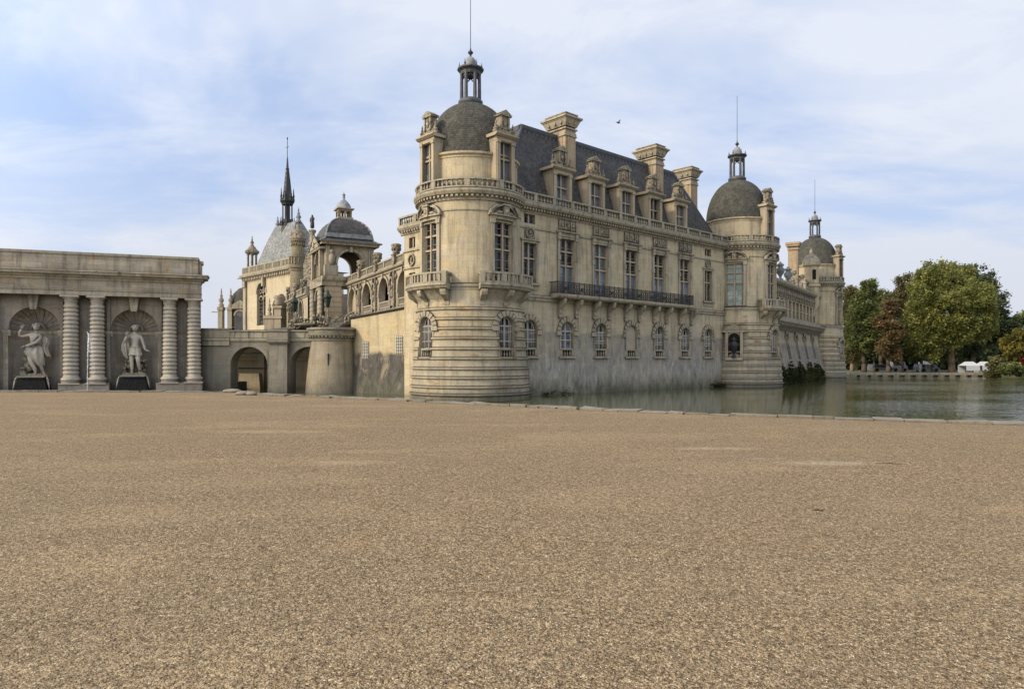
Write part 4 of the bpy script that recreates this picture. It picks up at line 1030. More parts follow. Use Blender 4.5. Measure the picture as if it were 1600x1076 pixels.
# ramp wall
ra = atan2(-3.6, 5.7); rw = thing('ramp_wall', 'sunlit buff retaining wall with three barred windows and blackened foot', 'wall', (-13.4, 57.0, WZ), ra)
zt = lambda s: .105 * s
b = MB(lambda s, n, z: (s, -(n + (max(0, 2.2 - z)) * .16), z))
L = 7.6; N = 16; rows = []
for z in (-1.8, -.5, .8, 2.2, 3.5, 4.95): rows.append([b.add(L * i / N, 0, z + (zt(L * i / N) if z > 4 else 0)) for i in range(N + 1)])
for j in range(5):
    for i in range(N): b.face((rows[j][i], rows[j][i + 1], rows[j + 1][i + 1], rows[j + 1][i]))
b.build('wall', 'bastion', rw)
b = MB(mb_); b.sweep([(-.3, 4.93), (.08, 4.93), (.14, 5.0), (.14, 5.1), (-.3, 5.12)], -.1, L, 8, zf=zt); b.build('coping', 'leaddark', rw)
def ramp_at(px): 
    k = (px - 800) / 1070; c, d = cos(ra), sin(ra); return (k * 57.0 + 13.4) / (c - k * d)
for p_, z in ((571, 2.35), (624, 2.75), (651.5, 2.9)):
    s = ramp_at(p_); b = MB(mb_)
    b.box(s - .3, s + .3, -.02, .02, z - .6, z + .6); o = b.build('window', 'trim', rw)
    b = MB(mb_)
    for i in range(4): x = s - .27 + .18 * i; b.box(x - .03, x + .03, .06, .09, z - .72, z + .72)
    for i in range(6): zz = z - .6 + i * .24; b.box(s - .38, s + .38, .03, .065, zz - .035, zz + .035)
    b.build('window_bars', 'frame', o)
s = ramp_at(642); b = MB(lambda s, n, z: (s, -(n + (max(0, 2.2 - z)) * .16), z)); P = b.archpts(s, .2, -.75, 6); b.face([b.add(s - .2, .01, -1.3), b.add(s + .2, .01, -1.3)] + [b.add(x, .01, z) for x, z in P][::-1]); b.build('drain', 'void', rw, norm=False)
# terrace behind the wall
c, d = cos(ra), sin(ra); top = [(-13.4, 57.0, 4.9), (-13.4 + 7.6 * c, 57.0 + 7.6 * d, 5.65), (-8.3, 57.2, 5.9), (-19.5, 77.5, 5.9), (-40, 110, 5.0), (-60, 110, 3.9), (-40, 62, 3.9), (-17.5, 58.5, 4.2), (-15, 58.5, 4.25)]
b = MB(); b.face([b.raw(*q) for q in top]); struct(b.build('terrace', 'rubble', norm=False))

# ------------------------------------------------------------------ arcaded gallery (right of the gate)
def arcade(label, loc, ang, L, arches, ops_r, zb, ztop, name='arcaded_gallery', urns=(), mat='dormer', blind=(), dz=0):
    g = thing(name, label, 'gallery', (*loc, WZ), ang)
    b = MB(mb_); b.wall(0, L, zb - 6, ztop - .9, [(s, 2 * ops_r, zb + .35, ztop - 1.25, True) for s in arches], 1.5, [], .55, 14)
    b.build('wall', mat, g)
    b = MB(mb_); b.quad((0, -.001, ztop - .5), (L, -.001, ztop - .5), (L, -5, ztop - .5), (0, -5, ztop - .5)); b.quad((0, -5, zb - 4), (L, -5, zb - 4), (L, -5, ztop - .5), (0, -5, ztop - .5)); b.quad((0, -5, zb + .2), (L, -5, zb + .2), (L, -.3, zb + .2), (0, -.3, zb + .2)); b.quad((0, -5, zb - 4), (0, -.2, zb - 4), (0, -.2, ztop - .5), (0, -5, ztop - .5)); b.quad((L, -5, zb - 4), (L, -.2, zb - 4), (L, -.2, ztop - .5), (L, -5, ztop - .5)); b.build('inner_wall', 'grey', g)
    b = MB(mb_); b.sweep([(0, ztop - .98), (.1, ztop - .96), (.12, ztop - .82), (.3, ztop - .72), (.36, ztop - .6), (.36, ztop - .54), (-.5, ztop - .5)], 0, L)
    b.sweep([(0, zb - .1), (.12, zb - .08), (.14, zb + .12), (0, zb + .14)], 0, L); b.build('cornice', 'trim', g)
    balustrade(g, mb_, 0, L, .1, ztop - .5, .75, bay=2.8, step=.28, t=.12, single=False)
    for s in arches:
        b = MB(mb_); b.arch(s, ops_r, ops_r + .22, -.02, .12, ztop - 1.25 - ops_r, 12)
        for sg in (-1, 1): x = s + sg * (ops_r + .14); b.box(x - .16, x + .16, -.02, .14, ztop - 1.4 - ops_r, ztop - 1.22 - ops_r); b.box(x - .12, x + .12, -.02, .07, zb + .1, ztop - 1.4 - ops_r)
        b.box(s - .14, s + .14, -.02, .26, ztop - 1.32, ztop - .9); b.build('arch_moulding', 'trim', g)
        if s in blind: q = MB(mb_); q.quad((s - ops_r, -.35, zb), (s + ops_r, -.35, zb), (s + ops_r, -.35, ztop - 1.2), (s - ops_r, -.35, ztop - 1.2)); q.build('blind_arch', 'dormer', g, norm=False)
        else: balustrade(g, mb_, s - ops_r, s + ops_r, -.1, zb + .14, .75, bay=9, step=.28, t=.1, single=False, name='arch_balustrade')
    A = sorted(arches)
    for a, c in zip(A, A[1:]):                 # niche with figure and candelabra column between arches
        m = (a + c) / 2; b = MB(mb_)
        b.box(m - .62, m - .42, 0, .22, zb + .1, ztop - 1.0); b.box(m + .42, m + .62, 0, .22, zb + .1, ztop - 1.0)
        b.arch(m, .4, .58, 0, .3, ztop - 2.0, 8); b.ell(m, .1, ztop - 2.0, .34, .14, .34); b.ell(m, .14, ztop - 2.9, .2, .18, .5); b.ell(m, .18, ztop - 2.35, .12, .12, .16)
        b.box(m - .34, m + .34, 0, .2, zb + .3, zb + 1.0); b.ell(m - .8, .08, ztop - 1.45, .25, .1, .22); b.ell(m + .8, .08, ztop - 1.45, .25, .1, .22); b.build('niche_ornament', 'carved', g)
    for s in urns:
        b = MB(mb_); b.box(s - .32, s + .32, -.2, .42, ztop - .48, ztop + .42); b.box(s - .38, s + .38, -.26, .48, ztop + .3, ztop + .4)
        b.lathe([(.25, ztop + .4), (.34, ztop + .55), (.3, ztop + .75), (.4, ztop + 1.0), (.46, ztop + 1.12), (.46, ztop + 1.22), (.3, ztop + 1.3), (.001, ztop + 1.3)], 10, s, .1)
        for q in range(6): b.ell(s + .34 * cos(q), .1 + .34 * sin(q), ztop + .85, .1, .1, .2, 6, 4)
        b.build('pedestal_urn', 'carved', g)
    return g
ge = atan2(.885, -.465)                       # direction away from the camera; front faces right-to-left
def flip(loc, L, e): return (loc[0] + e[0] * L, loc[1] + e[1] * L)
e2 = (-.465, .885); g0 = (-8.9, 57.5)
# local x must run so that -y faces the camera: start from the far end
far = flip(g0, 19.6, e2)
arcade('right-hand open arcade of tall arches under three urns, beside the ramp wall', far, ge + pi, 19.6, [19.6 - s for s in (.5, 6.1, 11.7, 17.3)], 1.5, 6.0, 10.3, urns=[19.6 - s for s in (2.3, 7.9, 13.6)], blind=(19.6 - 17.3,))
a0 = (-24.9, 83.5); far = flip(a0, 19.5, e2)
arcade('left-hand arcade with carved urns, half hidden behind the bridge', far, ge + pi, 19.5, [19.5 - 4.2, 19.5 - 9.6, 19.5 - 15.0], 1.35, 5.0, 10.2, urns=[19.5 - s for s in (2, 7.0, 12.4, 17.6)])
# ------------------------------------------------------------------ domed gate pavilion
GA = radians(28); gp = thing('gate_pavilion', 'open arched gate pavilion under a square slate dome with stone lantern', 'gate pavilion', (-20.0, 73.4, WZ), GA)
Wd = 5.3
b = MB(mb_)
for z0, z1, e in ((-1, 4.9, .6), (4.9, 5.5, .45), (5.5, 6.2, .3)): b.box(-e, 1.7 + e, -1.7, e, z0, z1)
b.box(0, 1.7, -1.7, 0, 6.2, 9.5)
for z in (6.7, 7.25, 7.8, 8.35, 8.9): b.box(-.03, 1.73, -1.73, .03, z, z + .42)
b.build('pier', 'dormer', gp)
b = MB(mb_); b.sweep([(-5.6, 9.5), (.1, 9.5), (.14, 9.9), (.35, 10.1), (.42, 10.35), (.42, 10.5), (-5.6, 10.5)], -.42, 2.2); b.box(-.42, -.1, -6, 0, 9.6, 10.5); b.sweep([(-5.6, 9.7), (.05, 9.7), (.3, 10.2), (.3, 10.45), (-5.6, 10.45)], 2.2, 5.7)
b.build('cornice', 'trim', gp)
b = MB(mb_)
for a, o_ in ((0, 0),):
    b.wall(0, Wd, 10.5, 13.9, [(2.75, 2.9, 10.52, 13.35, True)], 1, [], .7, 14)
bb_ = MB(lambda s, n, z: (-n + 0, s, z)); 
b.build('wall', 'dormer', gp)
b = MB(lambda s, n, z: (s, Wd - .3 + n, z)); b.wall(0, Wd, 10.5, 13.9, [(2.5, 2.9, 10.52, 13.35, True)], 1, [], .7, 14); b.build('wall', 'dormer', gp)
b = MB(lambda s, n, z: (-n, s, z)); b.wall(0, Wd, 4.5, 9.6, [(2.7, 2.3, 4.6, 9.2, True)], 1, [], .7, 14); b.wall(0, Wd, 10.5, 13.9, [(2.7, 2.3, 10.52, 13.3, True)], 1, [], .7, 14); b.build('wall', 'dormer', gp)
b = MB(lambda s, n, z: (Wd + n, s, z)); b.wall(0, Wd, 4.5, 13.9, [(2.7, 2.3, 10.52, 13.3, True)], 1, [], .7, 14); b.build('wall', 'dormer', gp)
b = MB(mb_); b.arch(2.75, 1.45, 1.7, 0, .12, 11.9, 14); b.box(2.6, 2.9, 0, .25, 13.2, 13.8)
for x in (.25, 4.9): b.box(x - .2, x + .2, 0, .16, 10.5, 13.8)
b.box(-.1, 1.35, -1.3, .12, 10.5, 11.7); b.ell(.65, .05, 12.4, .42, .35, .75); b.ell(.65, .1, 13.2, .25, .3, .3); b.build('upper_mouldings', 'trim', gp)
mg = lambda s, n, z: (-n, s, z)
b = MB(mg); b.arch(2.7, 1.15, 1.42, 0, .3, 8.05, 12); b.arch(2.7, 1.15, 1.4, 0, .3, 12.15, 12)
for x in (.5, 1.0, 4.4, 4.9):
    b.lathe([(.28, 4.6), (.2, 4.9)] + sum([[(.2, 4.9 + i * .5), (.25, 5.0 + i * .5), (.25, 5.25 + i * .5), (.2, 5.35 + i * .5)] for i in range(8)], []) + [(.2, 9.0), (.3, 9.3)], 10, x, .4)
for x in (.8, 4.6): b.box(x - .25, x + .25, 0, .5, 10.5, 13.4)
b.sweep([(0, 13.4), (.6, 13.4), (.7, 13.6), (0, 13.7)], -.1, 5.4)
i = [b.add(s, n, z) for n in (0, .65) for s, z in ((0.2, 13.7), (5.2, 13.7), (2.7, 15.1))]
b.face((i[3], i[4], i[5])); b.face((i[0], i[2], i[5], i[3])); b.face((i[1], i[4], i[5], i[2]))
b.bar((.1, .65, 13.7), (2.7, .65, 15.2), .12, 4); b.bar((5.3, .65, 13.7), (2.7, .65, 15.2), .12, 4); b.ell(2.7, .7, 14.1, .3, .15, .35)
b.build('pediment', 'trim', gp)
b = MB(mb_); e = .5
b.sweep([(-Wd - e, 13.9), (e, 13.9), (e, 14.05), (e + .15, 14.2), (-Wd - e - .15, 14.2)], -e, Wd + e); b.build('eaves', 'trim', gp)
b = MB(mb_); rows = []; cx_ = Wd / 2
for i in range(11):
    if i == 0: h_, z = cx_ + .72, 14.2
    elif i == 1: h_, z = cx_ + .25, 14.42
    elif i == 2: h_, z = cx_ - .05, 14.62
    else:
        f = (i - 2) / 8 * pi / 2 * .93; h_, z = (cx_ - .1) * cos(f), 14.7 + 2.6 * sin(f)
    rows.append([b.add(cx_ + u * h_, -cx_ + v * h_, z) for u, v in ((-1, 1), (1, 1), (1, -1), (-1, -1))])
for i in range(10):
    for j in range(4): b.face((rows[i][j], rows[i][(j + 1) % 4], rows[i + 1][(j + 1) % 4], rows[i + 1][j]), False)
b.face(rows[-1]); b.build('dome', 'slate', gp)
b = MB(mb_)
for j in range(4):
    for i in range(1, 10): A_, B_ = b.p[0] if 0 else None, None
    pass
for u, v in ((-1, 1), (1, 1), (1, -1), (-1, -1)):
    b = MB(mb_); pts = []
    for i in range(11):
        if i == 0: h_, z = cx_ + .72, 14.2
        elif i == 1: h_, z = cx_ + .25, 14.42
        elif i == 2: h_, z = cx_ - .05, 14.62
        else: f = (i - 2) / 8 * pi / 2 * .93; h_, z = (cx_ - .1) * cos(f), 14.7 + 2.6 * sin(f)
        pts.append((cx_ + u * h_, -cx_ + v * h_, z))
    for p0, p1 in zip(pts, pts[1:]): b.bar(p0, p1, .1, 5)
    b.build('dome_rib', 'leadpale', gp)
b = MB(mb_)
b.sweep([(-.05, 14.72), (.06, 14.76), (.0, 15.2), (-.08, 15.22)], .1, Wd - .1)
b.build('dome_flashing', 'leadpale', gp)
b = MB(mb_); c_ = cx_
b.box(c_ - .85, c_ + .85, -c_ - .85, -c_ + .85, 17.05, 17.4)
for u in (-.62, -.0, .62):
    for v in (-.62, .62): b.box(c_ + u - .1, c_ + u + .1, -c_ + v - .1, -c_ + v + .1, 17.4, 18.25); b.box(c_ + v - .1, c_ + v + .1, -c_ + u - .1, -c_ + u + .1, 17.4, 18.25)
b.box(c_ - .75, c_ + .75, -c_ - .75, -c_ + .75, 18.1, 18.3); b.box(c_ - .95, c_ + .95, -c_ - .95, -c_ + .95, 18.3, 18.42)
b.build('lantern', 'dormer', gp)
b = MB(mb_); b.lathe([(1.0, 18.42), (.85, 18.55), (.75, 18.9), (.45, 19.25), (.2, 19.45), (.1, 19.6), (.18, 19.75), (.1, 19.9), (.22, 20.0), (.05, 20.2), (.001, 20.4)], 8, c_, -c_); b.build('lantern_roof', 'leadpale', gp)
# statue on column behind the gate
sx, sy = (488 - 800) / 1070 * 90, 90
o = thing('column_statue', 'dark robed figure standing high on a stone pinnacle left of the gate dome', 'statue', (sx, sy, 11.))
b = MB(); b.box(-1.0, 1.0, -.6, .6, 11, 14); b.taper(0, 0, 14, 16.5, 1.0, .5, .35, .35); b.lathe([(.4, 16.3), (.55, 16.5), (.55, 16.8), (.35, 17.0), (.32, 18.0), (.5, 18.3), (.5, 18.5), (.2, 18.6), (.001, 18.6)], 12); b.build('pinnacle', 'carved', o)
nn = [(0, 0, 18.7, .3), (0, 0, 19.3, .3), (0, 0, 19.75, .24), (0, 0, 20.1, .27), (0, 0, 20.35, .1), (0, 0, 20.55, .16)]
nn = [(a, c, z - 11., r) for a, c, z, r in nn] + [(.26, -.05, 9.0, .1), (.2, -.25, 8.8, .08), (-.26, 0, 9.0, .1), (-.25, -.05, 8.55, .08)]
skin_mesh('figure', nn, [(0, 1), (1, 2), (2, 3), (3, 4), (4, 5), (3, 6), (6, 7), (3, 8), (8, 9)], o, 'leaddark', 1)
# gate lamps
for i, (p_, z0, Y, lab) in enumerate(((512, 4.3, 66, 'green lamp on carved bracket in front of the gate pier'), (460, 4.0, 68, 'green lamp above the bridge parapet, left of the gate columns'))):
    x = (p_ - 800) / 1070 * Y; o = thing('street_lamp', lab, 'lamp', (x, Y, z0), 0, 'green lamps before the gate')
    b = MB(); b.lathe([(.3, z0 - .4), (.3, z0 + .2), (.15, z0 + .5), (.2, z0 + .9), (.09, z0 + 1.3), (.06, z0 + 2.3)], 8)
    for q in range(8): b.ell(.35 * cos(q * .8), .35 * sin(q * .8), z0 + .3 + .15 * q, .16, .16, .2, 6, 4)
    b.build('post', 'carved', o)
    b = MB(); b.lathe([(.14, z0 + 2.3), (.3, z0 + 3.15), (.3, z0 + 3.2), (.16, z0 + 3.25)], 6, smooth=False); b.build('lamp_glass', 'verdigris', o)
    b = MB(); b.lathe([(.42, z0 + 3.2), (.42, z0 + 3.32), (.25, z0 + 3.55), (.12, z0 + 3.75), (.1, z0 + 3.9), (.001, z0 + 4.0)], 6, smooth=False)
    for q in range(6): a = q * pi / 3; b.bar((.15 * sin(a), .15 * cos(a), z0 + 2.3), (.31 * sin(a), .31 * cos(a), z0 + 3.2), .025, 4)
    b.build('lamp_cap', 'verdigris', o)
# carved groups on the terrace
random.seed(21)
for p_, Y, w, h, lab in ((470, 66, 1.6, 1.5, 'tangle of carved trophy stonework under the left green lamp'), (497, 66, .9, 1.7, 'crouching carved stone beast at the foot of the gate arch'), (548, 58.2, .8, 3.4, 'bare climbing vine sprawling over the carved scroll on the bastion')):
    x = (p_ - 800) / 1070 * Y; o = thing('terrace_sculpture', lab, 'sculpture', (x, Y, 4.1))
    b = MB(ident)
    for i in range(46 if p_ != 548 else 0): t_ = random.random(); b.ell(random.uniform(-w, w) * (1 - t_ * .6), random.uniform(-.3, .3), 4.1 + h * t_, .09 + .13 * random.random(), .14, .1 + .14 * random.random(), 6, 4)
    for i in range(12 if p_ != 548 else 0): b.bar((random.uniform(-w, w), .1, 4.0), (random.uniform(-w, w) * .6, .0, 4.1 + h * random.random()), .05, 5, .03)
    if p_ == 548:
        for i in range(26):
            pt = (random.uniform(-w, w) * .5, .1, 3.6); a_ = random.uniform(.6, 2.5)
            for j in range(7):
                a_ += random.uniform(-.6, .6); nx_ = (pt[0] + .38 * cos(a_), .1 + random.uniform(-.1, .1), pt[2] + .42 * sin(a_) * (1 if j < 5 else -1)); b.bar(pt, nx_, .03, 4, .02); pt = nx_
        b.ring(.2, .15, 4.9, .65, .09, 14); b.ring(.2, .15, 4.9, .35, .07, 12)
    b.build('carving', 'carved', o)
b = MB(); x = (482 - 800) / 1070 * 67
o = thing('stone_basin', 'wide shallow stone basin on the terrace behind the bridge', 'basin', (x, 67, 4.0)); b.lathe([(.5, 3.9), (.5, 4.3), (.9, 4.6), (1.5, 4.85), (1.6, 5.0), (1.5, 5.05), (.001, 5.0)], 20); b.build('bowl', 'rail', o)

# ------------------------------------------------------------------ chapel
CA = atan2(-.714, .70); ch = thing('chapel', 'sunlit chapel with steep pale slate roof and needle spire', 'chapel', (-30.45 - .70 * 15.8, 95 + .714 * 15.8, WZ), CA)
L = 15.8; sC = lambda s: L - s
b = MB(mb_); b.wall(0, L, 2, 14.1, [(sC(9.9), 3.0, 6.6, 12.9, True)], 2, [], .6, 14); b.quad((0, 0, 2), (0, -8, 2), (0, -8, 14.1), (0, 0, 14.1)); b.quad((0, 0, 14.3), (L, 0, 14.3), (L, -9, 14.3), (0, -9, 14.3)); b.quad((L, 0, 2), (L, -8, 2), (L, -8, 14.1), (L, 0, 14.1)); b.build('wall', 'chapel', ch)
window(ch, mb_, sC(9.9), 6.6, 12.9, 3.0, .5, (), True, mull=1, name='window')
b = MB(mb_); s = sC(9.9)
for x in (-.75, .75): b.arch(s + x, .55, .72, -.5, -.3, 10.4, 8)
for x in (-.9, 0, .9): b.arch(s + x, .26, .38, -.5, -.3, 11.7, 8, 0, 2 * pi)
b.arch(s, 1.5, 1.8, 0, .1, 11.4, 14); b.build('tracery', 'trim', ch)
b = MB(mb_); b.sweep([(0, 13.6), (.15, 13.7), (.2, 13.95), (.5, 14.1), (.6, 14.35), (.6, 14.5), (-.5, 14.55)], -.6, L); b.box(0, .9, 0, .25, 2, 13.4); b.box(0, .9, 0, .4, 12.6, 13.5)
i = 0
while i * .55 < L: b.box(i * .55, i * .55 + .25, .1, .4, 13.55, 13.95); i += 1
b.box(7, 7.4, .1, .5, 12.3, 13.6); b.box(-2.0, -.5, .1, .35, 14.1, 14.3); b.build('cornice', 'trim', ch)
balustrade(ch, mb_, 0, L, .25, 14.55, 1.1, bay=2.6, step=.4, t=.13, single=False, br=.14)
b = MB(mb_); rows = []
for i in range(6):
    f = i / 5; g = f ** 1.25
    s0 = sC(13.6) + (13.6 - 11.3) * g; s1 = sC(1.6) - (4.4 - 1.6) * g; n0 = -.5 - 2.2 * g; n1 = -6.4 + 2.6 * g; z = 14.4 + 7.2 * f
    rows.append([b.add(s_, n_2, z) for s_, n_2 in ((s0, n0), (s1, n0), (s1, n1), (s0, n1))])
for i in range(5):
    for j in range(4): b.face((rows[i][j], rows[i][(j + 1) % 4], rows[i + 1][(j + 1) % 4], rows[i + 1][j]))
b.face(rows[-1]); b.build('roof', 'chapelroof', ch)
b = MB(mb_); spirelet(b, sC(11.2), -3.2, 21.6, 1.9, .38); spirelet(b, sC(4.5), -3.2, 21.6, 2.2, .4); b.box(sC(11.2), sC(4.5), -3.8, -2.7, 21.55, 21.75); b.build('roof_finial', 'leadpale', ch)
b = MB(mb_); sp, sn = sC(8.0), -3.2
b.lathe([(1.2, 18.6), (1.0, 20), (.9, 21.8), (.95, 22.0), (.8, 22.1), (.8, 22.5)], 8, sp, sn, smooth=False)
for i in range(8): a = 2 * pi * i / 8; b.lathe([(.12, 22.5), (.09, 22.7), (.09, 24.6), (.14, 24.8)], 6, sp + .7 * sin(a), sn + .7 * cos(a)); spirelet(b, sp + .95 * sin(a), sn + .95 * cos(a), 25.3, 1.9, .16)
b.lathe([(.42, 22.4), (.42, 24.9)], 6, sp, sn)
for i in range(8): a = 2 * pi * i / 8 + .2; spirelet(b, sp + 1.0 * sin(a), sn + 1.0 * cos(a), 21.6, 1.3, .14)
b.lathe([(.85, 24.7), (.9, 24.9), (1.1, 25.2), (1.1, 25.4), (.78, 25.5), (.6, 27), (.4, 28.8), (.25, 30), (.28, 30.1), (.2, 30.2), (.1, 31.6), (.03, 32.2)], 8, sp, sn, smooth=False)
for i in range(4):
    for j in range(7): a = pi / 2 * i + .4; r = .66 - j * .07; b.ell(sp + r * sin(a), sn + r * cos(a), 25.9 + j * .7, .09, .09, .12, 5, 4)
b.build('spire', 'leaddark', ch)
b = MB(mb_); b.bar((sp, sn, 31.8), (sp, sn, 34.6), .045, 6); b.bar((sp - .45, sn, 33.4), (sp + .45, sn, 33.4), .04, 6); b.ell(sp, sn, 34.7, .1, .1, .2); b.build('cross', 'leaddark', ch)
b = MB(mb_); q = sC(-1.0)
b.lathe([(1.05, 2), (1.05, 13.6), (1.15, 13.75), (1.15, 13.9), (1.3, 14.1), (1.3, 14.45), (1.15, 14.5), (1.15, 15.5), (1.22, 15.55), (1.22, 15.7), (.85, 15.72), (.85, 17.6), (1.0, 17.8), (1.05, 18.1)], 20, q, -.3, smooth=False)
for i in range(16):
    a = 2 * pi * i / 16; b.box(q + 1.18 * sin(a) - .06, q + 1.18 * sin(a) + .06, -.3 + 1.18 * cos(a) - .06, -.3 + 1.18 * cos(a) + .06, 14.6, 15.5); b.ell(q + .93 * sin(a), -.3 + .93 * cos(a), 17.3, .1, .1, .22, 6, 4); b.build('stair_turret', 'chapel', ch)
b = MB(mb_); b.lathe([(1.1, 18.1), (1.05, 18.4), (.8, 18.8), (.66, 19.2), (.4, 19.45), (.2, 19.6), (.22, 20.0), (.001, 20.4)], 14, q, -.3); 
for i in range(8): a = 2 * pi * i / 8; spirelet(b, q + .95 * sin(a), -.3 + .95 * cos(a), 18.3, .8, .14)
b.build('turret_cap', 'carved', ch)
b = MB(mb_)
for i in range(6): a = 2 * pi * i / 6; b.lathe([(.2, 14.9), (.14, 15.1), (.14, 17.6), (.2, 17.8)], 6, .9 + .68 * sin(a), -.8 + .68 * cos(a))
b.lathe([(1.0, 14.5), (1.0, 14.9), (.8, 14.95), (.001, 14.95)], 10, .9, -.8); b.lathe([(.001, 17.75), (.85, 17.8), (1.05, 18.0), (1.1, 18.25), (.75, 18.5), (.45, 19.0), (.2, 19.1)], 10, .9, -.8, smooth=False); spirelet(b, .9, -.8, 19.0, 1.7, .3); b.build('corner_tempietto', 'carved', ch)
# apse chapel, low and domed, left of the chapel
ax_ = (373 - 800) / 1070 * 110; ap = thing('apse', 'low domed apse with two pinnacles left of the chapel', 'apse', (ax_ + 1.2, 111, WZ))
b = MB(); b.lathe([(2.9, 3), (2.9, 9.6), (3.1, 9.7), (3.2, 10.0), (2.9, 10.1)], 8, smooth=False); b.build('wall', 'chapel', ap)
b = MB(); b.lathe([(2.9, 10.1), (2.75, 11.0), (2.3, 12.1), (1.5, 12.9), (.5, 13.3), (.001, 13.4)], 20); b.build('dome', 'dome', ap)
b = MB(); P = [(-.95, 5.4), (.55, 5.4)] + b.archpts(-.2, .75, 8.4, 10)[::-1]; b.face([b.add(x, 2.93, z) for x, z in P]); o = b.build('window', 'glass', ap, norm=False)
b = MB(); b.arch(-.2, .75, 1.0, 2.7, 3.05, 8.4, 10); b.box(-1.5, 1.1, 2.6, 3.1, 9.5, 10.0)
i = [b.add(x, n, z) for n in (2.6, 3.1) for x, z in ((-1.6, 10.0), (1.2, 10.0), (-.2, 10.9))]; b.face((i[3], i[4], i[5])); b.face((i[0], i[2], i[5], i[3])); b.face((i[1], i[4], i[5], i[2])); b.build('surround', 'trim', ap)
b = MB()
for x in (-3.4, -1.9): b.box(x - .35, x + .35, 2.0, 2.9, 3, 9.3); b.box(x - .45, x + .45, 1.9, 3.0, 9.3, 9.8); spirelet(b, x, 2.4, 9.8, 3.0, .42)
b.box(-4.9, -3.6, 2.25, 2.45, 8.95, 9.1); b.build('pinnacle', 'rail', ap)
# small gate lodge blocks between chapel and arcade
x, Y = (432 - 800) / 1070 * 92, 92
o = thing('garden_pier', 'plain stone pier block with urn-like cap in front of the chapel wall', 'pier', (x, Y, 3.))
b = MB(); b.box(-.15, .75, -.5, .5, 3, 8.4); b.box(-.3, .9, -.6, .6, 7.0, 7.3); b.box(-.3, .9, -.65, .65, 8.4, 8.7); b.lathe([(.4, 8.7), (.6, 9.0), (.5, 9.4), (.7, 9.8), (.72, 10.0), (.5, 10.1), (.001, 10.15)], 12, .3, 0); b.build('pier', 'dormer', o)
b = MB(); b.box(-1.5, -.25, -.4, .4, 3, 7.0); b.box(-1.65, -.15, -.5, .5, 7.0, 7.4); spirelet(b, -.9, .1, 7.4, 2.4, .3); b.build('side_pier', 'dormer', o)
x, Y = (448 - 800) / 1070 * 98, 98
o = thing('small_cupola', 'small lead cupola topped by a carved finial in front of the chapel', 'cupola', (x, Y, 3.))
b = MB(); b.lathe([(1.9, 3), (1.9, 9.0), (2.0, 9.1), (1.8, 9.8), (1.2, 10.6), (.5, 11.1), (.3, 11.6)], 16); b.build('dome', 'dome', o); b = MB(); urn(b, 0, 0, 11.4, 2.8, .4); b.build('finial', 'carved', o)
# ------------------------------------------------------------------ ground, kerb, water
edge = [(-70, 34.3), (-25.4, 34.0), (-15.0, 33.6), (-12.9, 33.2), (-12.4, 31.3), (-11.3, 30.9), (-9.3, 29.8), (-5.2, 27.3), (-2.4, 25.3), (0, 23.7), (3.9, 21.0), (6.3, 19.8), (8.3, 18.9), (12.8, 17.0), (20, 13.8), (45, 2.5), (70, -9)]
gm = NT('pale gravel')
g = gm; P = g.pos()
def vor(sc, feat='F1'):
    v = g.n('ShaderNodeTexVoronoi'); v.feature = feat; v.inputs['Scale'].default_value = sc
    wp = g.mix(.012, P, g.n('ShaderNodeTexNoise').outputs['Color']); g.l(P, v.inputs['Vector']); return v
v1, v2, v3 = vor(78), vor(58), vor(130)
def stones(v):
    r = g.n('ShaderNodeValToRGB'); e = r.color_ramp.elements
    e[0].position = 0; e[0].color = (.07, .046, .024, 1); e[1].position = 1; e[1].color = (.86, .74, .53, 1)
    for p_, c_ in ((.2, (.20, .139, .075)), (.45, (.37, .265, .15)), (.65, (.465, .34, .19)), (.8, (.28, .22, .155)), (.9, (.60, .48, .315))):
        q = e.new(p_); q.color = (*c_, 1)
    sx = g.n('ShaderNodeSeparateColor'); g.l(v.outputs['Color'], sx.inputs[0]); g.l(sx.outputs[0], r.inputs['Fac']); return r.outputs['Color']
big = g.noise(g.pos((1, 1.0, 1)), .22, 5, .6, .6); med = g.noise(P, 1.3, 5, .65)
col = g.mix(g.ramp(med, .42, .62), stones(v1), stones(v2))
col = g.mix(.35, col, stones(v3))
gap = g.ramp(v1.outputs['Distance'], .36, .74, (1, 1, 1, 1), (.22, .17, .12, 1))
col = g.mix(.58, col, gap, 'MULTIPLY')
sand = g.ramp(g.noise(g.pos((.6, 1.6, 1)), .35, 5, .6, .8), .50, .72)
col = g.mix(g.math('MULTIPLY', sand, .55), col, (.45, .335, .195))
col = g.mix(g.math('MULTIPLY', g.ramp(big, .38, .6, (1, 1, 1, 1), (0, 0, 0, 1)), .35), col, (.27, .205, .135))
col = g.mix(g.math('MULTIPLY', g.ramp(g.noise(P, .5, 6, .7, 1.), .6, .75), .22), col, (.42, .24, .12))
col = g.mix(.5, col, g.ramp(g.noise(P, 22, 4, .7), .3, .72, (.55, .53, .5, 1), (1.3, 1.28, 1.25, 1)), 'MULTIPLY')
g.l(col, g.b.inputs['Base Color']); g.b.inputs['Roughness'].default_value = .95; g.b.inputs['Specular IOR Level'].default_value = .1
vs = vor(15); sq = g.n('ShaderNodeSeparateColor'); g.l(vs.outputs['Color'], sq.inputs[0])
spk = g.math('MULTIPLY', g.ramp(sq.outputs[0], .80, .88), g.ramp(vs.outputs['Distance'], .30, .45, (1, 1, 1, 1), (0, 0, 0, 1)))
col = g.mix(g.math('MULTIPLY', spk, .55), col, (.12, .09, .06))
vs2 = vor(46); sq2 = g.n('ShaderNodeSeparateColor'); g.l(vs2.outputs['Color'], sq2.inputs[0])
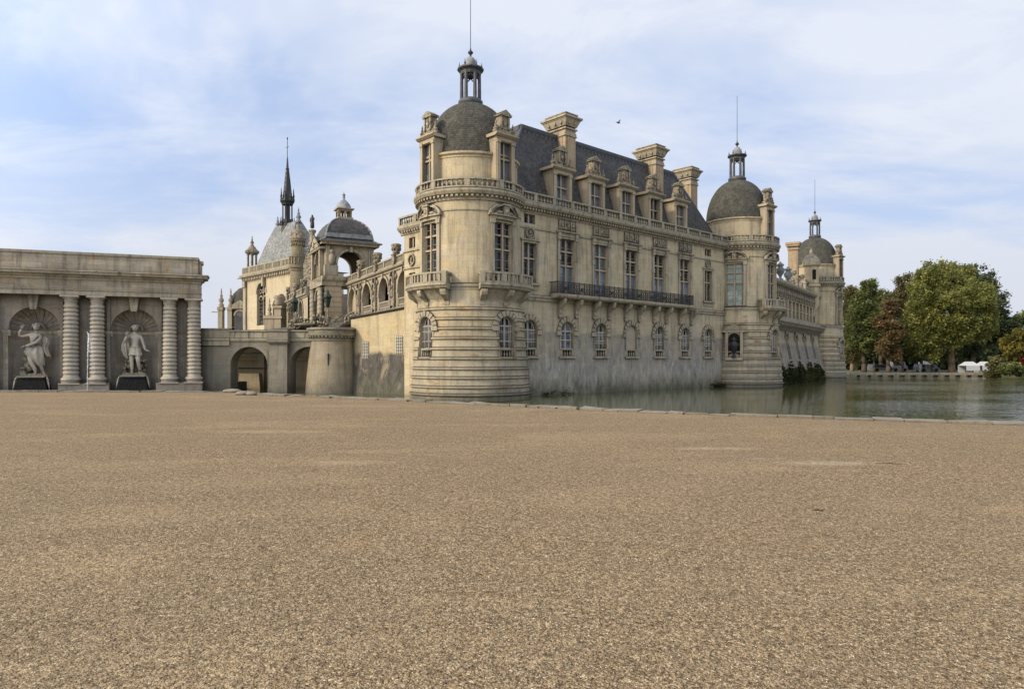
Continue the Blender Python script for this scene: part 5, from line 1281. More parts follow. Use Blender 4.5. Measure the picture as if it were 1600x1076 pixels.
col = g.mix(.55, col, g.ramp(sq2.outputs[1], .1, .9, (.40, .38, .36, 1), (1.6, 1.57, 1.5, 1)), 'MULTIPLY')
sp_ = g.n('ShaderNodeSeparateXYZ'); gp_ = g.n('ShaderNodeNewGeometry'); g.l(gp_.outputs['Position'], sp_.inputs[0])
for (ox, oy, rx_, ry_, cc) in ((5.0, 10.8, 1.5, .45, (.72, .60, .44)), (4.1, 11.3, .5, .2, (.40, .34, .33)), (3.8, 12.6, 1.6, .4, (.62, .50, .31)), (5.6, 7.4, 1.0, .5, (.58, .38, .20)), (-2.6, 10.9, 1.3, .5, (.62, .47, .26)), (-5.5, 15.5, 2.6, .7, (.60, .46, .27))):
    dx_ = g.math('DIVIDE', g.math('SUBTRACT', sp_.outputs[0], ox), rx_); dy_ = g.math('DIVIDE', g.math('SUBTRACT', sp_.outputs[1], oy), ry_)
    dd_ = g.math('ADD', g.math('ADD', g.math('MULTIPLY', dx_, dx_), g.math('MULTIPLY', dy_, dy_)), g.math('MULTIPLY', g.noise(P, 4, 5, .7), 1.2))
    col = g.mix(g.math('MULTIPLY', g.ramp(dd_, .5, 1.5, (1, 1, 1, 1), (0, 0, 0, 1)), .30), col, cc)
g.l(col, g.b.inputs['Base Color'])
g.l(g.mix(1.0, col, (1.04, 1.06, 1.08), 'MULTIPLY'), g.b.inputs['Base Color'])
h = g.math('SUBTRACT', 1.0, v1.outputs['Distance']); h2 = g.math('SUBTRACT', 1.0, v2.outputs['Distance'])
n1 = g.bump(h2, .55, .03, g.bump(g.noise(P, 1.8, 4), .08, .05)); g.l(g.bump(h, .8, .018, n1), g.b.inputs['Normal'])
b = MB(); ids = []
# triangulated strip: camera side to the kerb line
b.v = []; xs = edge
low_ = [b.raw(x, -60, 0) for x, y in xs]; mid = [b.raw(x, min(y - 2, 6), 0) for x, y in xs]; top = [b.raw(x, y, 0) for x, y in xs]; bot = [b.raw(x, y, -3) for x, y in xs]
for i in range(len(xs) - 1):
    b.face((low_[i], low_[i + 1], mid[i + 1], mid[i])); b.face((mid[i], mid[i + 1], top[i + 1], top[i])); b.face((top[i], top[i + 1], bot[i + 1], bot[i]))
struct(b.build('gravel_court', gm.m, norm=False))
# real loose stones over the nearest gravel
random.seed(4)
def pebbles(n, y0, y1, r0, r1, seed, xk=.82):
    random.seed(seed); b = MB()
    base = [(1, 0, 0), (-1, 0, 0), (0, 1, 0), (0, -1, 0), (0, 0, 1)]; fc = [(0, 2, 4), (2, 1, 4), (1, 3, 4), (3, 0, 4)]
    for i in range(n):
        y = y0 + (y1 - y0) * random.random() ** 1.25; x = random.uniform(-xk, xk) * y; r = random.uniform(r0, r1) ; a = random.uniform(0, pi)
        ca, sa = cos(a), sin(a); k0 = len(b.v); ex, ey, ez = r * random.uniform(.8, 1.3), r * random.uniform(.6, 1), r * random.uniform(.5, .95)
        tx, ty = random.uniform(-.4, .4) * r, random.uniform(-.4, .4) * r
        for (u, v, w) in base:
            px_, py_ = u * ex, v * ey
            b.v.append((x + px_ * ca - py_ * sa + (tx if w else 0), y + px_ * sa + py_ * ca + (ty if w else 0), w * ez - .003)); b.p.append((x, y, 0))
        for f in fc: b.f.append(tuple(k0 + q for q in f)); b.sm.append(False)
    return b
pm = NT('loose gravel stones'); gg = pm.n('ShaderNodeNewGeometry'); r = pm.n('ShaderNodeValToRGB'); e = r.color_ramp.elements
e[0].color = (.09, .066, .038, 1); e[1].color = (.70, .62, .47, 1)
for p_, c_ in ((.25, (.20, .135, .072)), (.5, (.37, .26, .145)), (.7, (.48, .34, .19)), (.82, (.27, .21, .155)), (.92, (.62, .50, .33))): q = e.new(p_); q.color = (*c_, 1)
pm.l(gg.outputs['Random Per Island'], r.inputs['Fac']); pm.l(pm.mix(1.0, r.outputs['Color'], (1.02, 1.04, 1.06), 'MULTIPLY'), pm.b.inputs['Base Color']); pm.b.inputs['Roughness'].default_value = .9; pm.b.inputs['Specular IOR Level'].default_value = .15
b = pebbles(110000, 2.6, 11.0, .0035, .009, 4)
o = b.build('loose_gravel', pm.m, norm=False); o['kind'] = 'stuff'; o['label'] = 'loose pale gravel stones in the foreground'; o['category'] = 'gravel'
# kerb stones
kb = thing('stone_kerb', 'worn pale kerb stones between the gravel and the moat', 'kerb', (0, 0, -.4))
random.seed(8); b = MB()
for (x0, y0), (x1, y1) in zip(edge, edge[1:]):
    L = sqrt((x1 - x0) ** 2 + (y1 - y0) ** 2); dx, dy = (x1 - x0) / L, (y1 - y0) / L; nx, ny = -dy, dx; t = 0
    while t < L:
        l = min(random.uniform(.45, 1.3), L - t); w0, w1 = -.10 - random.random() * .14, .34 + random.random() * .05; hh = .035 + random.random() * .045
        if L - t - l < .3: l = L - t
        pts = [(x0 + dx * a + nx * w, y0 + dy * a + ny * w) for a, w in ((t + .01, w0 + random.uniform(-.09, .09)), (t + l - .01, w0 + random.uniform(-.09, .09)), (t + l - .01, w1), (t + .01, w1))]
        i = [b.raw(px_, py_, -1.6) for px_, py_ in pts] + [b.raw(px_, py_, hh + random.uniform(-.03, .03)) for px_, py_ in pts]
        for q in ((4, 5, 6, 7), (0, 1, 5, 4), (1, 2, 6, 5), (2, 3, 7, 6), (3, 0, 4, 7)): b.face([i[k] for k in q])
        t += l
b.build('kerb', 'kerb', kb)
for x, y, r_ in ((-12.2, 31.0, .35), (-11.7, 30.8, .28), (-13.6, 33.3, .5)):
    b = MB(); b.ell(0, 0, .06, r_, r_ * .5, .13, 8, 5); o = b.build('kerb_rubble', 'kerb'); o.location = (x, y, 0); tag(o, 'flat broken stone lying at the kerb corner near the bridge', 'stone', 'broken stones at the kerb corner')
# small dark debris on the gravel
for x, y, s_, lab in ((1.8 + 1.0, 7.4, .05, 'dark clod lying on the open gravel'),):
    pass
b = MB(); yy = 1.65 / (797 - 560) * 1070; b.ell(0, 0, .01, .035, .02, .014, 7, 4); b.ell(.04, .01, .008, .025, .02, .01, 6, 4); b.bar((-.05, 0, .006), (.08, .02, .014), .004, 4); o = b.build('clod', 'bark'); o.location = ((1276 - 800) / 1070 * yy, yy, 0); tag(o, 'small dark clod of leaves lying alone on the gravel', 'debris')
yy = 1.65 / (724 - 560) * 1070; b = MB(); b.bar((-.2, 0, .006), (.02, .03, .012), .005, 5); b.bar((.02, .03, .012), (.16, .12, .008), .006, 5, .003); o = b.build('twig', 'bark'); o.location = ((1388 - 800) / 1070 * yy, yy, 0); tag(o, 'short dark twig lying on the gravel near the water', 'twig')
# water
wm = NT('moat water'); P = wm.pos()
wm.b.inputs['Base Color'].default_value = (.065, .068, .030, 1); wm.b.inputs['Roughness'].default_value = .04; wm.b.inputs['IOR'].default_value = 1.33
sep = wm.n('ShaderNodeSeparateXYZ'); gg = wm.n('ShaderNodeNewGeometry'); wm.l(gg.outputs['Position'], sep.inputs[0])
rx = wm.n('ShaderNodeMapRange'); rx.inputs[1].default_value = 14; rx.inputs[2].default_value = 24
wm.l(wm.math('ADD', wm.math('MULTIPLY', sep.outputs[1], -.42), wm.math('ADD', sep.outputs[0], 14.5)), rx.inputs[0])
patch = wm.ramp(wm.noise(wm.pos((.45, 1.2, 1)), .055, 4, .55, .7), .40, .58)
amp = wm.math('ADD', wm.math('MULTIPLY', rx.outputs[0], wm.math('ADD', wm.math('MULTIPLY', patch, .75), .16)), .03)
hgt = wm.math('ADD', wm.noise(wm.pos((4.2, 1.5, 1)), 1.0, 2, .55, .3), wm.math('MULTIPLY', wm.noise(wm.pos((1.2, .5, 1)), .8, 2, .5), .8))
bp = wm.n('ShaderNodeBump'); bp.inputs['Distance'].default_value = .16; wm.l(amp, bp.inputs['Strength']); wm.l(hgt, bp.inputs['Height']); wm.l(bp.outputs['Normal'], wm.b.inputs['Normal'])
b = MB(); b.quad((-400, -160, WZ), (500, -160, WZ), (500, 60, WZ), (-400, 60, WZ)); struct(b.build('water', wm.m, norm=False))
# far park ground, reaching the horizon
gr = NT('park ground'); P = gr.pos(); c_ = gr.mix(gr.ramp(gr.noise(P, .12, 5, .6), .4, .6), (.05, .065, .022), (.13, .115, .075)); gr.l(c_, gr.b.inputs['Base Color']); gr.b.inputs['Roughness'].default_value = 1
b = MB(); pts = [(-3000, 130), (38, 125), (50, 113), (62, 109.5), (75, 108.5), (76.5, 98), (82, 96), (110, 94), (300, 80), (3000, 80), (3000, 3500), (-3000, 3500)]
i0 = [b.raw(x, y, -.75) for x, y in pts]; b.face(i0); i1 = [b.raw(x, y, -2.) for x, y in pts]
for i in range(9): b.face((i0[i], i0[i + 1], i1[i + 1], i1[i]))
struct(b.build('park_ground', gr.m, norm=False))
b = MB(); pts = [(-3000, 53.5), (-26, 56.5), (-24, 62), (-30, 64), (-30, 118), (-3000, 118)]; b.face([b.raw(x, y, -.4) for x, y in pts]); i0 = [b.raw(x, y, -.4) for x, y in pts]; i1 = [b.raw(x, y, -2) for x, y in pts]; [b.face((i0[i], i0[i + 1], i1[i + 1], i1[i])) for i in range(5)]
struct(b.build('rear_ground', gr.m, norm=False))

# ------------------------------------------------------------------ trees
L_dark = leafmat('dark green leaves', (.085, .11, .055), (.17, .20, .085), .6)  # park leaf colours are lightened and greyed to stand in for distance haze
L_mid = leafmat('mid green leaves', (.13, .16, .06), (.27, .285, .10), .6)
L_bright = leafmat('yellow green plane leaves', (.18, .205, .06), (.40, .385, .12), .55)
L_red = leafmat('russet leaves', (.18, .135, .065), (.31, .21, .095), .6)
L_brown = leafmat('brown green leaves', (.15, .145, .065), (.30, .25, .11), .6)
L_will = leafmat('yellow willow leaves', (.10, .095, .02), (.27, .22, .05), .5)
L_crim = leafmat('crimson shrub leaves', (.13, .025, .02), (.26, .06, .04), .6)
L_ivy = leafmat('ivy leaves', (.035, .045, .018), (.10, .10, .035), .5)
def leaf(b, x, y, z, s, droop=0.):
    a = random.uniform(0, 2 * pi); t = random.uniform(-.9, .9); c, d = cos(a), sin(a)
    ux, uy, uz = c * s, d * s, random.uniform(-.4, .4) * s; vx, vy, vz = -d * cos(t) * s * .7, c * cos(t) * s * .7, sin(t) * s - droop * s
    k = len(b.v)
    for p, q in ((-.5, -.5), (.5, -.35), (.35, .5), (-.45, .45)):
        b.v.append((x + p * ux + q * vx, y + p * uy + q * vy, z + p * uz + q * vz)); b.p.append((x, y, z))
    b.f.append((k, k + 1, k + 2, k + 3)); b.sm.append(False)
def crown(o, blobs, mat, n, ls, clump=.9, droop=0., name='crown'):
    """blobs: (x, y, z, rx, ry, rz) lobes; leaves gather in clumps on the lobes' outer shell"""
    b = MB(); W = [a[3] * a[5] for a in blobs]; T = sum(W)
    for bl, w in zip(blobs, W):
        x, y, z, rx, ry, rz = bl; m = int(n * w / T); per = 72
        for c in range(max(1, m // per)):
            th = random.uniform(0, 2 * pi); cz = random.uniform(-1, 1); sr = sqrt(1 - cz * cz); rr = random.uniform(.70, 1.02) * (1 + .12 * sin(3 * th + 5 * cz))
            cx, cy, cc = x + rx * rr * sr * cos(th), y + ry * rr * sr * sin(th), z + rz * rr * cz
            k = clump * random.uniform(.5, 1.15)
            for i in range(per):
                leaf(b, cx + random.gauss(0, k * .45), cy + random.gauss(0, k * .45), cc + random.gauss(0, k * .38) - (abs(random.gauss(0, droop)) if droop else 0), ls * random.uniform(.6, 1.25), droop)
    return b.build(name, mat, o, norm=False)
def trunk(o, h, r, lobes, mat='bark', lean=0., z0=-.8):
    b = MB(); segs = 6; P = [(lean * (i / segs) ** 1.3 + random.uniform(-.06, .06) * (i > 0), random.uniform(-.06, .06), z0 - .2 + (h - z0) * i / segs) for i in range(segs + 1)]
    for i in range(segs): b.bar(P[i], P[i + 1], r * (1.25 if i == 0 else 1 - .45 * i / segs), 9, r * (1 - .45 * (i + 1) / segs))
    for (x, y, z, rx, ry, rz) in lobes:
        k = random.randint(3, segs); p = P[k]; q = (x * .6 + p[0] * .4, -y * .6, z - rz * .1); m = ((p[0] + q[0]) / 2, (p[1] + q[1]) / 2, (p[2] + q[2]) / 2 - .4)
        b.bar(p, m, r * .36, 6, r * .24); b.bar(m, q, r * .24, 6, r * .1)
    return b.build('trunk', mat, o)
def tree(name, label, px_, Y, lobes, mat, n, ls, th, tr, tm='bark', lean=0., clump=.9, droop=0., group='trees in the park beyond the lake', z0=-.75, fill=True):
    """lobes as (px, py, half width px, half height px, depth offset m): read off at the tree's own distance Y"""
    x0 = (px_ - 800) / 1070 * Y; o = thing(name, label, 'tree', (x0, Y, z0), 0, group); bl = []
    for (a, c, w, h, d) in lobes:
        bl.append(((a - 800) / 1070 * Y - x0, d, 1.65 + (560 - c) / 1070 * Y, w / 1070 * Y, w / 1070 * Y * .9, h / 1070 * Y))
    trunk(o, th, tr, bl, tm, lean, z0); crown(o, bl, mat, n, ls, clump, droop); return o
random.seed(31)
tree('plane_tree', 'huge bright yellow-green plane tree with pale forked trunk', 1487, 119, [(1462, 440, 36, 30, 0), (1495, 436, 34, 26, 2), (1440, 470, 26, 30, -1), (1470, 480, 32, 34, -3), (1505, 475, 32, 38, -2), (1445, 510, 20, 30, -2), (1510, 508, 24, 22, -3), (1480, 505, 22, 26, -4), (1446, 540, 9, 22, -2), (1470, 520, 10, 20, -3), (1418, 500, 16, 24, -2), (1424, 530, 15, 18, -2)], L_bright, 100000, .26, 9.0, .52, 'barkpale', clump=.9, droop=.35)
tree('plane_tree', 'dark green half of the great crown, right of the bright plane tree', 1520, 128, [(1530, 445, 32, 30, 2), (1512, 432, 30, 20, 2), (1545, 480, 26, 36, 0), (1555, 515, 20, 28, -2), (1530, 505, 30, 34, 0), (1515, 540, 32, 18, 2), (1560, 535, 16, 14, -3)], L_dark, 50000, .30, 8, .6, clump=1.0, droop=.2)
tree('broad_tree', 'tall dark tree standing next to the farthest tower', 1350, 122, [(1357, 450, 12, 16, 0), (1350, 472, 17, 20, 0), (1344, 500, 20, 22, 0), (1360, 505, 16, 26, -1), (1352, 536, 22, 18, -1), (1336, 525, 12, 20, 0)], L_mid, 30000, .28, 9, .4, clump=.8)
tree('broad_tree', 'thin pale green tree touching the outline of the farthest tower', 1331, 130, [(1330, 462, 10, 16, 0), (1326, 492, 12, 18, 0), (1332, 520, 10, 18, 0), (1334, 550, 12, 14, 0)], L_brown, 17000, .28, 9, .35, 'barkpale', clump=.8)
tree('broad_tree', 'russet leaved tree between the dark tree and the bright plane', 1388, 116, [(1391, 482, 9, 14, 0), (1382, 503, 12, 16, 0), (1393, 520, 11, 14, -1), (1384, 540, 12, 14, 0), (1398, 552, 9, 12, 0)], L_red, 13000, .3, 7.5, .32, clump=.7)
tree('broad_tree', 'brownish green tree with thin airy top behind the russet tree', 1408, 133, [(1396, 474, 15, 14, 0), (1412, 456, 9, 14, 0), (1414, 480, 14, 18, 0), (1398, 505, 20, 22, 0), (1419, 435, 6, 5, 0), (1403, 438, 5, 4, 0)], L_brown, 22000, .3, 9, .4, clump=.9)
tree('broad_tree', 'pale green round topped tree in the gap behind the dark tree', 1376, 140, [(1380, 466, 16, 14, 0), (1370, 492, 18, 20, 0), (1384, 520, 18, 24, 0), (1338, 462, 13, 12, 2)], L_mid, 24000, .3, 9, .4, clump=1.)
tree('broad_tree', 'slender tree with leaning trunk left of the great plane trunk', 1440, 124, [(1432, 545, 12, 20, 0), (1452, 500, 14, 24, 3)], L_mid, 7000, .34, 8, .3, lean=-.6, clump=.8)
for a, c, w in ((1366, 121, .18), (1410, 120, .19), (1433, 126, .19), (1456, 122, .2), (1500, 134, .4)):
    tree('broad_tree', 'bare grey trunk at pixel column of the grove'.replace('at pixel column of the grove', {1366: 'below the dark tree, nearest the tower', 1410: 'just right of the russet tree', 1433: 'under the bright drooping branches', 1456: 'leaning slightly left of the great plane trunk', 1500: 'in the shade right of the great plane trunk'}[a]), a, c, [(a, 525, 13, 16, 0), (a - 3, 540, 9, 12, -1)], L_mid, 3500, .34, 5.5, w, 'bark', clump=.9, lean=.5 if a == 1456 else 0)
tree('willow_tree', 'yellowing weeping willow at the right edge of the picture', 1592, 97, [(1590, 530, 22, 16, 0), (1610, 525, 24, 18, 0), (1582, 552, 16, 16, -1), (1605, 555, 22, 20, -1), (1635, 535, 26, 24, 0)], L_will, 12000, .32, 5, .3, clump=.6, droop=.8)
tree('far_tree', 'hazy distant tree just left of the willow top', 1590, 190, [(1588, 503, 16, 9, 0), (1608, 500, 18, 12, 0), (1630, 498, 24, 14, 0), (1575, 520, 14, 14, 0)], L_mid, 5000, .8, 8, .4, clump=1.2, group=None)
def shrub(label, px_, py_, Y, w, h, mat, n, ls=.25, name='shrub'):
    x = (px_ - 800) / 1070 * Y; z = 1.65 + (560 - py_) / 1070 * Y
    o = thing(name, label, 'shrub', (x, Y, -.75), 0, 'shrubs on the right bank'); W = w / 1070 * Y; H = h / 1070 * Y
    b = MB(); [b.bar((0, 0, -.8), (random.uniform(-W, W) * .6, random.uniform(-.5, .5), z), .04, 5, .02) for i in range(7)]; b.build('stems', 'bark', o)
    crown(o, [(0, 0, z, W, W * .8, H), (-W * .5, 0, z - H * .3, W * .6, W * .6, H * .7), (W * .5, 0, z - H * .3, W * .6, W * .6, H * .7)], mat, n, ls, .45, name='foliage'); return o
shrub('dark olive shrub at the left end of the right bank', 1556, 568, 96, 10, 12, L_brown, 3500)
shrub('yellow-green spreading shrub on the right bank kerb', 1578, 574, 94.5, 16, 9, L_mid, 4500)
shrub('crimson shrub at the very right edge', 1605, 568, 94.5, 9, 10, L_crim, 3000)
shrub('low brown grassy shrub beside the footbridge end', 1550, 584, 96, 9, 6, L_brown, 2000)
# wood behind, reads as one mass
o = bpy.data.objects.new('distant_wood', None); b = MB(); random.seed(77)
for i in range(26):
    px_ = 1295 + i * 13; Y = 150 + random.uniform(-6, 10); x = (px_ - 800) / 1070 * Y
    for q in range(34):
        cx, cy, cz = x + random.gauss(0, 2.6), Y + random.gauss(0, 2), random.uniform(-.5, 9.5 if 1330 < px_ < 1570 else 6)
        for l in range(22): leaf(b, cx + random.gauss(0, .8), cy + random.gauss(0, .8), cz + random.gauss(0, .7), .9)
o = b.build('distant_wood', L_dark, norm=False); o['kind'] = 'stuff'; o['label'] = 'dark shady wood behind the lakeside trees'; o['category'] = 'wood'
b = MB()
for i in range(60):
    px_ = 1600 + i * 30; Y = 150 - i * .4; x = (px_ - 800) / 1070 * Y
    for q in range(26):
        cx, cy, cz = x + random.gauss(0, 3.4), Y + random.gauss(0, 2), random.uniform(-.5, 8)
        for l in range(8): leaf(b, cx + random.gauss(0, .9), cy + random.gauss(0, .9), cz + random.gauss(0, .8), 1.4)
o = b.build('distant_wood', L_mid, norm=False); o['kind'] = 'stuff'; o['label'] = 'wood along the right bank beyond the picture edge'; o['category'] = 'wood'
# ivy at the foot of the low range, weeds at the waterline
b = MB(); random.seed(12)
def on_low(s, n, z):
    c, d = cos(ang2), sin(ang2); return (27.1 + s * c + n * d, 72.0 + s * d - n * c, z)
for i in range(5600):
    s = random.uniform(.5, 24); top_ = .35 + .4 * sin(s * 1.3) + .45 * sin(s * 4.3) + .3 * sin(s * 9.7); z = -1.1 + (top_ + 1.1) * random.random() ** 1.3
    if sin(s * 5.1 + z * .9) > .72 and z > -.9: continue
    x, y, zz = on_low(s, interp(LB, z) + .12 + random.random() * .2, z); leaf(b, x, y, zz, .26)
o = b.build('ivy', L_ivy, norm=False); tag(o, 'dark ivy creeping up the foot of the low range', 'ivy')
def weeds(label, spots, mat, name='weeds'):
    b = MB()
    for x, y, z, sp, n, s_ in spots:
        for i in range(n): leaf(b, x + random.gauss(0, sp), y + random.gauss(0, sp * .3) - .1, z + abs(random.gauss(0, sp * .35)), s_)
    o = b.build(name, mat, norm=False); tag(o, label, 'plant')
def on_wing(s, n, z): c, d = cos(WANG), sin(WANG); return (AX + s * c + n * d, AY + s * d - n * c, z)
weeds('weeds rooting where the main wing meets the first tower', [(*on_wing(1.2, .12, -1.1), .35, 70, .11), (*on_wing(3.2, .12, -1.1), .3, 40, .1), (*on_wing(2.2, .1, -1.0), .6, 50, .1)], L_ivy)
weeds('weeds rooting on the wall beside the second tower', [(*on_wing(25.3, .12, -1.1), .4, 90, .14), (*on_wing(24.6, .12, -1.0), .5, 70, .12)], L_ivy)
weeds('grassy tuft at the waterline of the second tower', [(20.9, 69.1, -1.05, .3, 160, .16)], L_ivy)

# ------------------------------------------------------------------ far bank: low footbridge, tents, vehicles
def at(px_, py_, Y): return ((px_ - 800) / 1070 * Y, Y, 1.65 + (560 - py_) / 1070 * Y)
fb = thing('low_footbridge', 'long low stone walkway on stubby piers across the far end of the lake', 'footbridge', (51.0, 106.0, WZ), 0)
fx = [(50.0, 100.8), (69.8, 99.8)]; Lf = 19.8
b = MB(); b.box(.8, 22.2, -.6, .6, -.88, -.62); b.box(.8, 22.2, .5, .62, -.62, -.5); b.build('deck', 'rail', fb)
for i in range(13): b = MB(); b.box(.9 + i * 1.72, 1.7 + i * 1.72, -.55, .55, -2, -.88); b.build('pier', 'rail', fb)
for i, (px_, Y) in enumerate(((1514, 112), (1537, 113), (1443, 132))):
    x, y, z = at(px_, 582, Y); w = (11, 9, 8)[i] / 1070 * Y
    o = thing('tent', ('white open canopy tent right of the great plane trunk', 'white canopy tent partly behind the right bank shrubs', 'small pale tent among the middle trunks')[i], 'tent', (x, y, -.75), 0, 'white tents under the trees')
    b = MB(); i4 = [b.add(s, n, q) for s, n, q in ((-w, 1, .5), (w, 1, .5), (w, -1, .5), (-w, -1, .5), (-w * .6, 0, 1.15), (w * .6, 0, 1.15))]
    for q in ((0, 1, 5, 4), (2, 3, 4, 5), (1, 2, 5), (3, 0, 4)): b.face([i4[k] for k in q])
    b.box(-w, w, .96, 1.0, -.3, .5); b.box(-w, w, -1, -.96, -.7, .5); b.build('canopy', 'white', o)
    for sg in (-1, 1): b = MB(); b.box(sg * w - .04, sg * w + .04, .9, 1.0, -.75, .5); b.build('pole', 'iron', o)
def van(label, px_, Y, l, h, paint, cat='van', name='parked_van'):
    x, y, z = at(px_, 580, Y); o = thing(name, label, cat, (x, y, -.75), .1, 'vehicles parked under the trees'); z0 = -.75
    b = MB(); P = [(-l, .3), (l, .3), (l, h * .5), (l * .8, h * .55), (l * .6, h * .95), (-l * .9, h), (-l, h * .6)]
    i0 = [b.add(s, .85, z0 + q) for s, q in P]; i1 = [b.add(s, -.85, z0 + q) for s, q in P]; b.face(i0); b.face(i1)
    for k in range(len(P)): b.face((i0[k], i0[(k + 1) % len(P)], i1[(k + 1) % len(P)], i1[k]))
    b.build('body', paint, o); b = MB(); b.box(-l * .8, l * .5, .86, .87, z0 + h * .6, z0 + h * .88); b.build('window', 'glass', o)
    for s in (-l * .6, l * .6): b = MB(mp=lambda s_, n, z_: (s_, -n, z_)); b.bar((s, .7, z0 + .32), (s, .92, z0 + .32), .32, 12); b.build('wheel', 'rubber', o)
van('white box van between the trunks in the park', 1402, 128, 1.7, 2.1, 'carpaint') if 0 else van('white box van between the trunks in the park', 1402, 128, 1.5, 1.9, 'carpaint'); van('low grey car parked right of the white van', 1448, 124, 2.0, 1.4, 'greypaint', 'car', 'parked_car'); van('pale grey car parked nearest the farthest tower', 1376, 126, 2.1, 1.4, 'greypaint', 'car', 'parked_car')
x, y, z = at(1438, 578, 120)
def person(x, y, z0, label, coat='white', h=1.7, yaw=0.):
    o = thing('person', label, 'person', (x, y, z0), yaw); k = h / 1.72
    q = lambda *t: tuple(v * k for v in t)
    n_, e_ = limbs([[('p', *q(0, 0, .95, .14)), ('c', *q(0, 0, 1.28, .17)), ('n', *q(0, 0, 1.44, .07)), q(0, 0, 1.52, .06)], ['p', q(-.09, 0, .8, .09), q(-.1, -.02, .48, .06), q(-.1, 0, .08, .04), q(-.1, -.12, .04, .04)], ['p', q(.09, 0, .8, .09), q(.1, -.02, .48, .06), q(.1, .03, .08, .04), q(.1, -.09, .04, .04)],
        ['n', q(-.18, 0, 1.4, .06), q(-.25, 0, 1.13, .045), q(-.25, -.06, .88, .035)], ['n', q(.18, 0, 1.4, .06), q(.25, 0, 1.13, .045), q(.25, -.06, .88, .035)]])
    skin_mesh('body', n_, e_, o, coat, 1)
    head(o, 0, -.01, 1.62 * k + z0 if False else z0 + 1.62 * k, .105 * k, 0, 'skin', 'cloth')
    for c_ in list(o.children):
        pass
    for sg in (-1, 1): hand(o, sg * .25 * k, -.06 * k, z0 + .87 * k, 0, -.1, -1, .18 * k, 'skin', ux=1, uz=0)
    return o
person(x, y, -.75, 'person in pale clothes walking in the park behind the walkway', 'white')
x, y, z = at(364, 516, 58.5); person(x, y, z - 1.28, 'person in dark clothes behind the bridge parapet', 'cloth', 1.7, 2.6)
b = MB(); x, y, z = at(966, 192, 60)
o = thing('bird', 'small dark bird flying in the sky above the wing roof', 'bird', (x, y, z), .6)
b.ell(0, 0, z, .17, .07, .07, 8, 6); b.ell(.18, 0, z + .03, .05, .045, .045, 6, 4); b.bar((.22, 0, z + .03), (.27, 0, z + .02), .015, 4, .003); b.build('body', 'feather', o)
for sg in (-1, 1):
    b = MB(); i4 = [b.add(s, n, q + z) for s, n, q in ((.09, 0, .04), (-.08, 0, .04), (-.05, sg * .18, .12), (.08, sg * .18, .14), (-.1, sg * .36, .2))]; b.face((i4[0], i4[1], i4[2], i4[3])); b.face((i4[3], i4[2], i4[4])); b.build('wing', 'feather', o)
b = MB(); i4 = [b.add(s, n, q + z) for s, n, q in ((-.14, .02, 0), (-.14, -.02, 0), (-.28, -.06, .01), (-.28, .06, .01))]; b.face(i4); b.build('tail', 'feather', o)

# ------------------------------------------------------------------ light, sky, camera
SAZ, SEL = radians(-62), radians(33)          # azimuth from -Y towards +X, elevation
sd = Vector((sin(SAZ) * cos(SEL), -cos(SAZ) * cos(SEL), sin(SEL)))
sun = bpy.data.lights.new('sun', 'SUN'); sun.energy = 3.0; sun.angle = radians(7); sun.color = (1, .86, .66)
so = bpy.data.objects.new('sun', sun); C.objects.link(so); so.rotation_euler = sd.to_track_quat('Z', 'Y').to_euler(); so.location = (-60, -30, 60)
W = bpy.data.worlds.new('World'); bpy.context.scene.world = W; W.use_nodes = True; nt = W.node_tree; bg = nt.nodes['Background']
sky = nt.nodes.new('ShaderNodeTexSky'); sky.sky_type = 'NISHITA'; sky.sun_disc = False; sky.sun_elevation = SEL
sky.sun_rotation = atan2(sd.x, sd.y); sky.air_density = 1.0; sky.dust_density = 1.2; sky.ozone_density = 1.5
tc = nt.nodes.new('ShaderNodeTexCoord'); sx = nt.nodes.new('ShaderNodeSeparateXYZ'); nt.links.new(tc.outputs['Generated'], sx.inputs[0])
def wm_(op, a, c=0.):
    m = nt.nodes.new('ShaderNodeMath'); m.operation = op
    for v, i in ((a, 0), (c, 1)):
        if isinstance(v, (int, float)): m.inputs[i].default_value = v
        else: nt.links.new(v, m.inputs[i])
    return m.outputs[0]
zz = wm_('ADD', wm_('MAXIMUM', sx.outputs[2], 0.), .16)
cv = nt.nodes.new('ShaderNodeCombineXYZ'); nt.links.new(wm_('DIVIDE', sx.outputs[0], zz), cv.inputs[0]); nt.links.new(wm_('DIVIDE', sx.outputs[1], zz), cv.inputs[1])
def wn(scale, sc=(1, 1, 1), det=6, rough=.6, dist=.5, loc=(0, 0, 0)):
    mp = nt.nodes.new('ShaderNodeMapping'); mp.inputs['Scale'].default_value = sc; mp.inputs['Location'].default_value = loc; mp.inputs['Rotation'].default_value = (0, 0, .5); nt.links.new(cv.outputs[0], mp.inputs[0])
    n = nt.nodes.new('ShaderNodeTexNoise'); n.inputs['Scale'].default_value = scale; n.inputs['Detail'].default_value = det; n.inputs['Roughness'].default_value = rough; n.inputs['Distortion'].default_value = dist; nt.links.new(mp.outputs[0], n.inputs['Vector']); return n.outputs['Fac']
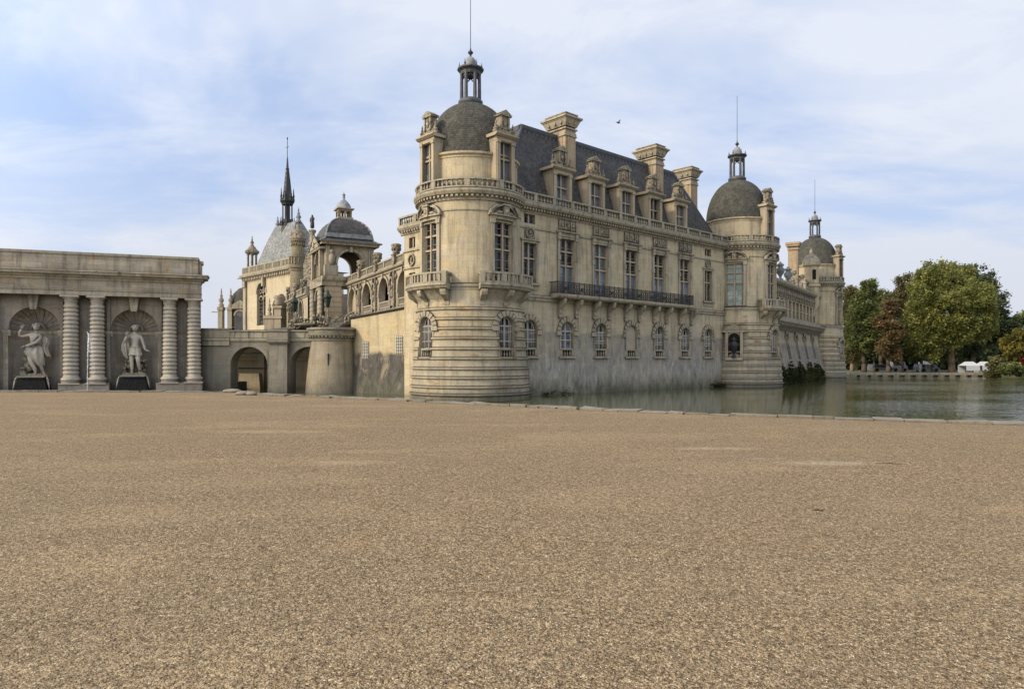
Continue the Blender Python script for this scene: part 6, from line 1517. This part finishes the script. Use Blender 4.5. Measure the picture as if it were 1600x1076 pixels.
def wr(f, a, c):
    r = nt.nodes.new('ShaderNodeMapRange'); r.interpolation_type = 'SMOOTHSTEP'; r.inputs[1].default_value = a; r.inputs[2].default_value = c; nt.links.new(f, r.inputs[0]); return r.outputs[0]
c1 = wr(wn(.42, (1, 1.15, 1), 6, .58, .4, (5, 2.4, 0)), .36, .60); c2 = wr(wn(1.7, (1, 1.5, 1), 7, .66, .5), .42, .72)
hor = wr(sx.outputs[2], .34, .02)
cl = wm_('MINIMUM', wm_('ADD', wm_('ADD', wm_("MULTIPLY", c1, .86), wm_('MULTIPLY', c2, .30)), wm_('MULTIPLY', hor, .66)), .98)
def wmix(f, a, c, mode='MIX'):
    m = nt.nodes.new('ShaderNodeMix'); m.data_type = 'RGBA'; m.blend_type = mode
    for v, i in ((f, 0), (a, 6), (c, 7)):
        if isinstance(v, (int, float)): m.inputs[i].default_value = v
        elif isinstance(v, tuple): m.inputs[i].default_value = (*v, 1)
        else: nt.links.new(v, m.inputs[i])
    return m.outputs[2]
SKS = .12
cloud = wmix(hor, (6.7, 7.1, 8.0), (5.9, 6.2, 6.9))
blue = wmix(.75, sky.outputs['Color'], (3.6, 5.0, 8.0))
vd = nt.nodes.new('ShaderNodeVectorMath'); vd.operation = 'DOT_PRODUCT'; nt.links.new(tc.outputs['Generated'], vd.inputs[0]); vd.inputs[1].default_value = sd
glow = wr(vd.outputs['Value'], .0, 1.0)           # thin cloud is brightest round the sun, behind the camera
nt.links.new(wmix(glow, wmix(cl, blue, cloud), wmix(1., wmix(cl, blue, cloud), (3.0, 2.6, 2.1), 'MULTIPLY')), bg.inputs['Color']); bg.inputs['Strength'].default_value = SKS
cam = bpy.data.cameras.new('camera'); cam.sensor_width = 36; cam.lens = 36 * 1070 / 1600; cam.shift_y = 22 / 1600; cam.clip_end = 8000; cam.clip_start = .05
co_ = bpy.data.objects.new('camera', cam); C.objects.link(co_); co_.location = (0, 0, 1.65); co_.rotation_euler = (pi / 2, 0, 0)
sc = bpy.context.scene; sc.camera = co_; sc.view_settings.view_transform = 'Standard'; sc.view_settings.look = 'None'; sc.view_settings.exposure = 0
try: sc.cycles.use_denoising = True
except Exception: pass
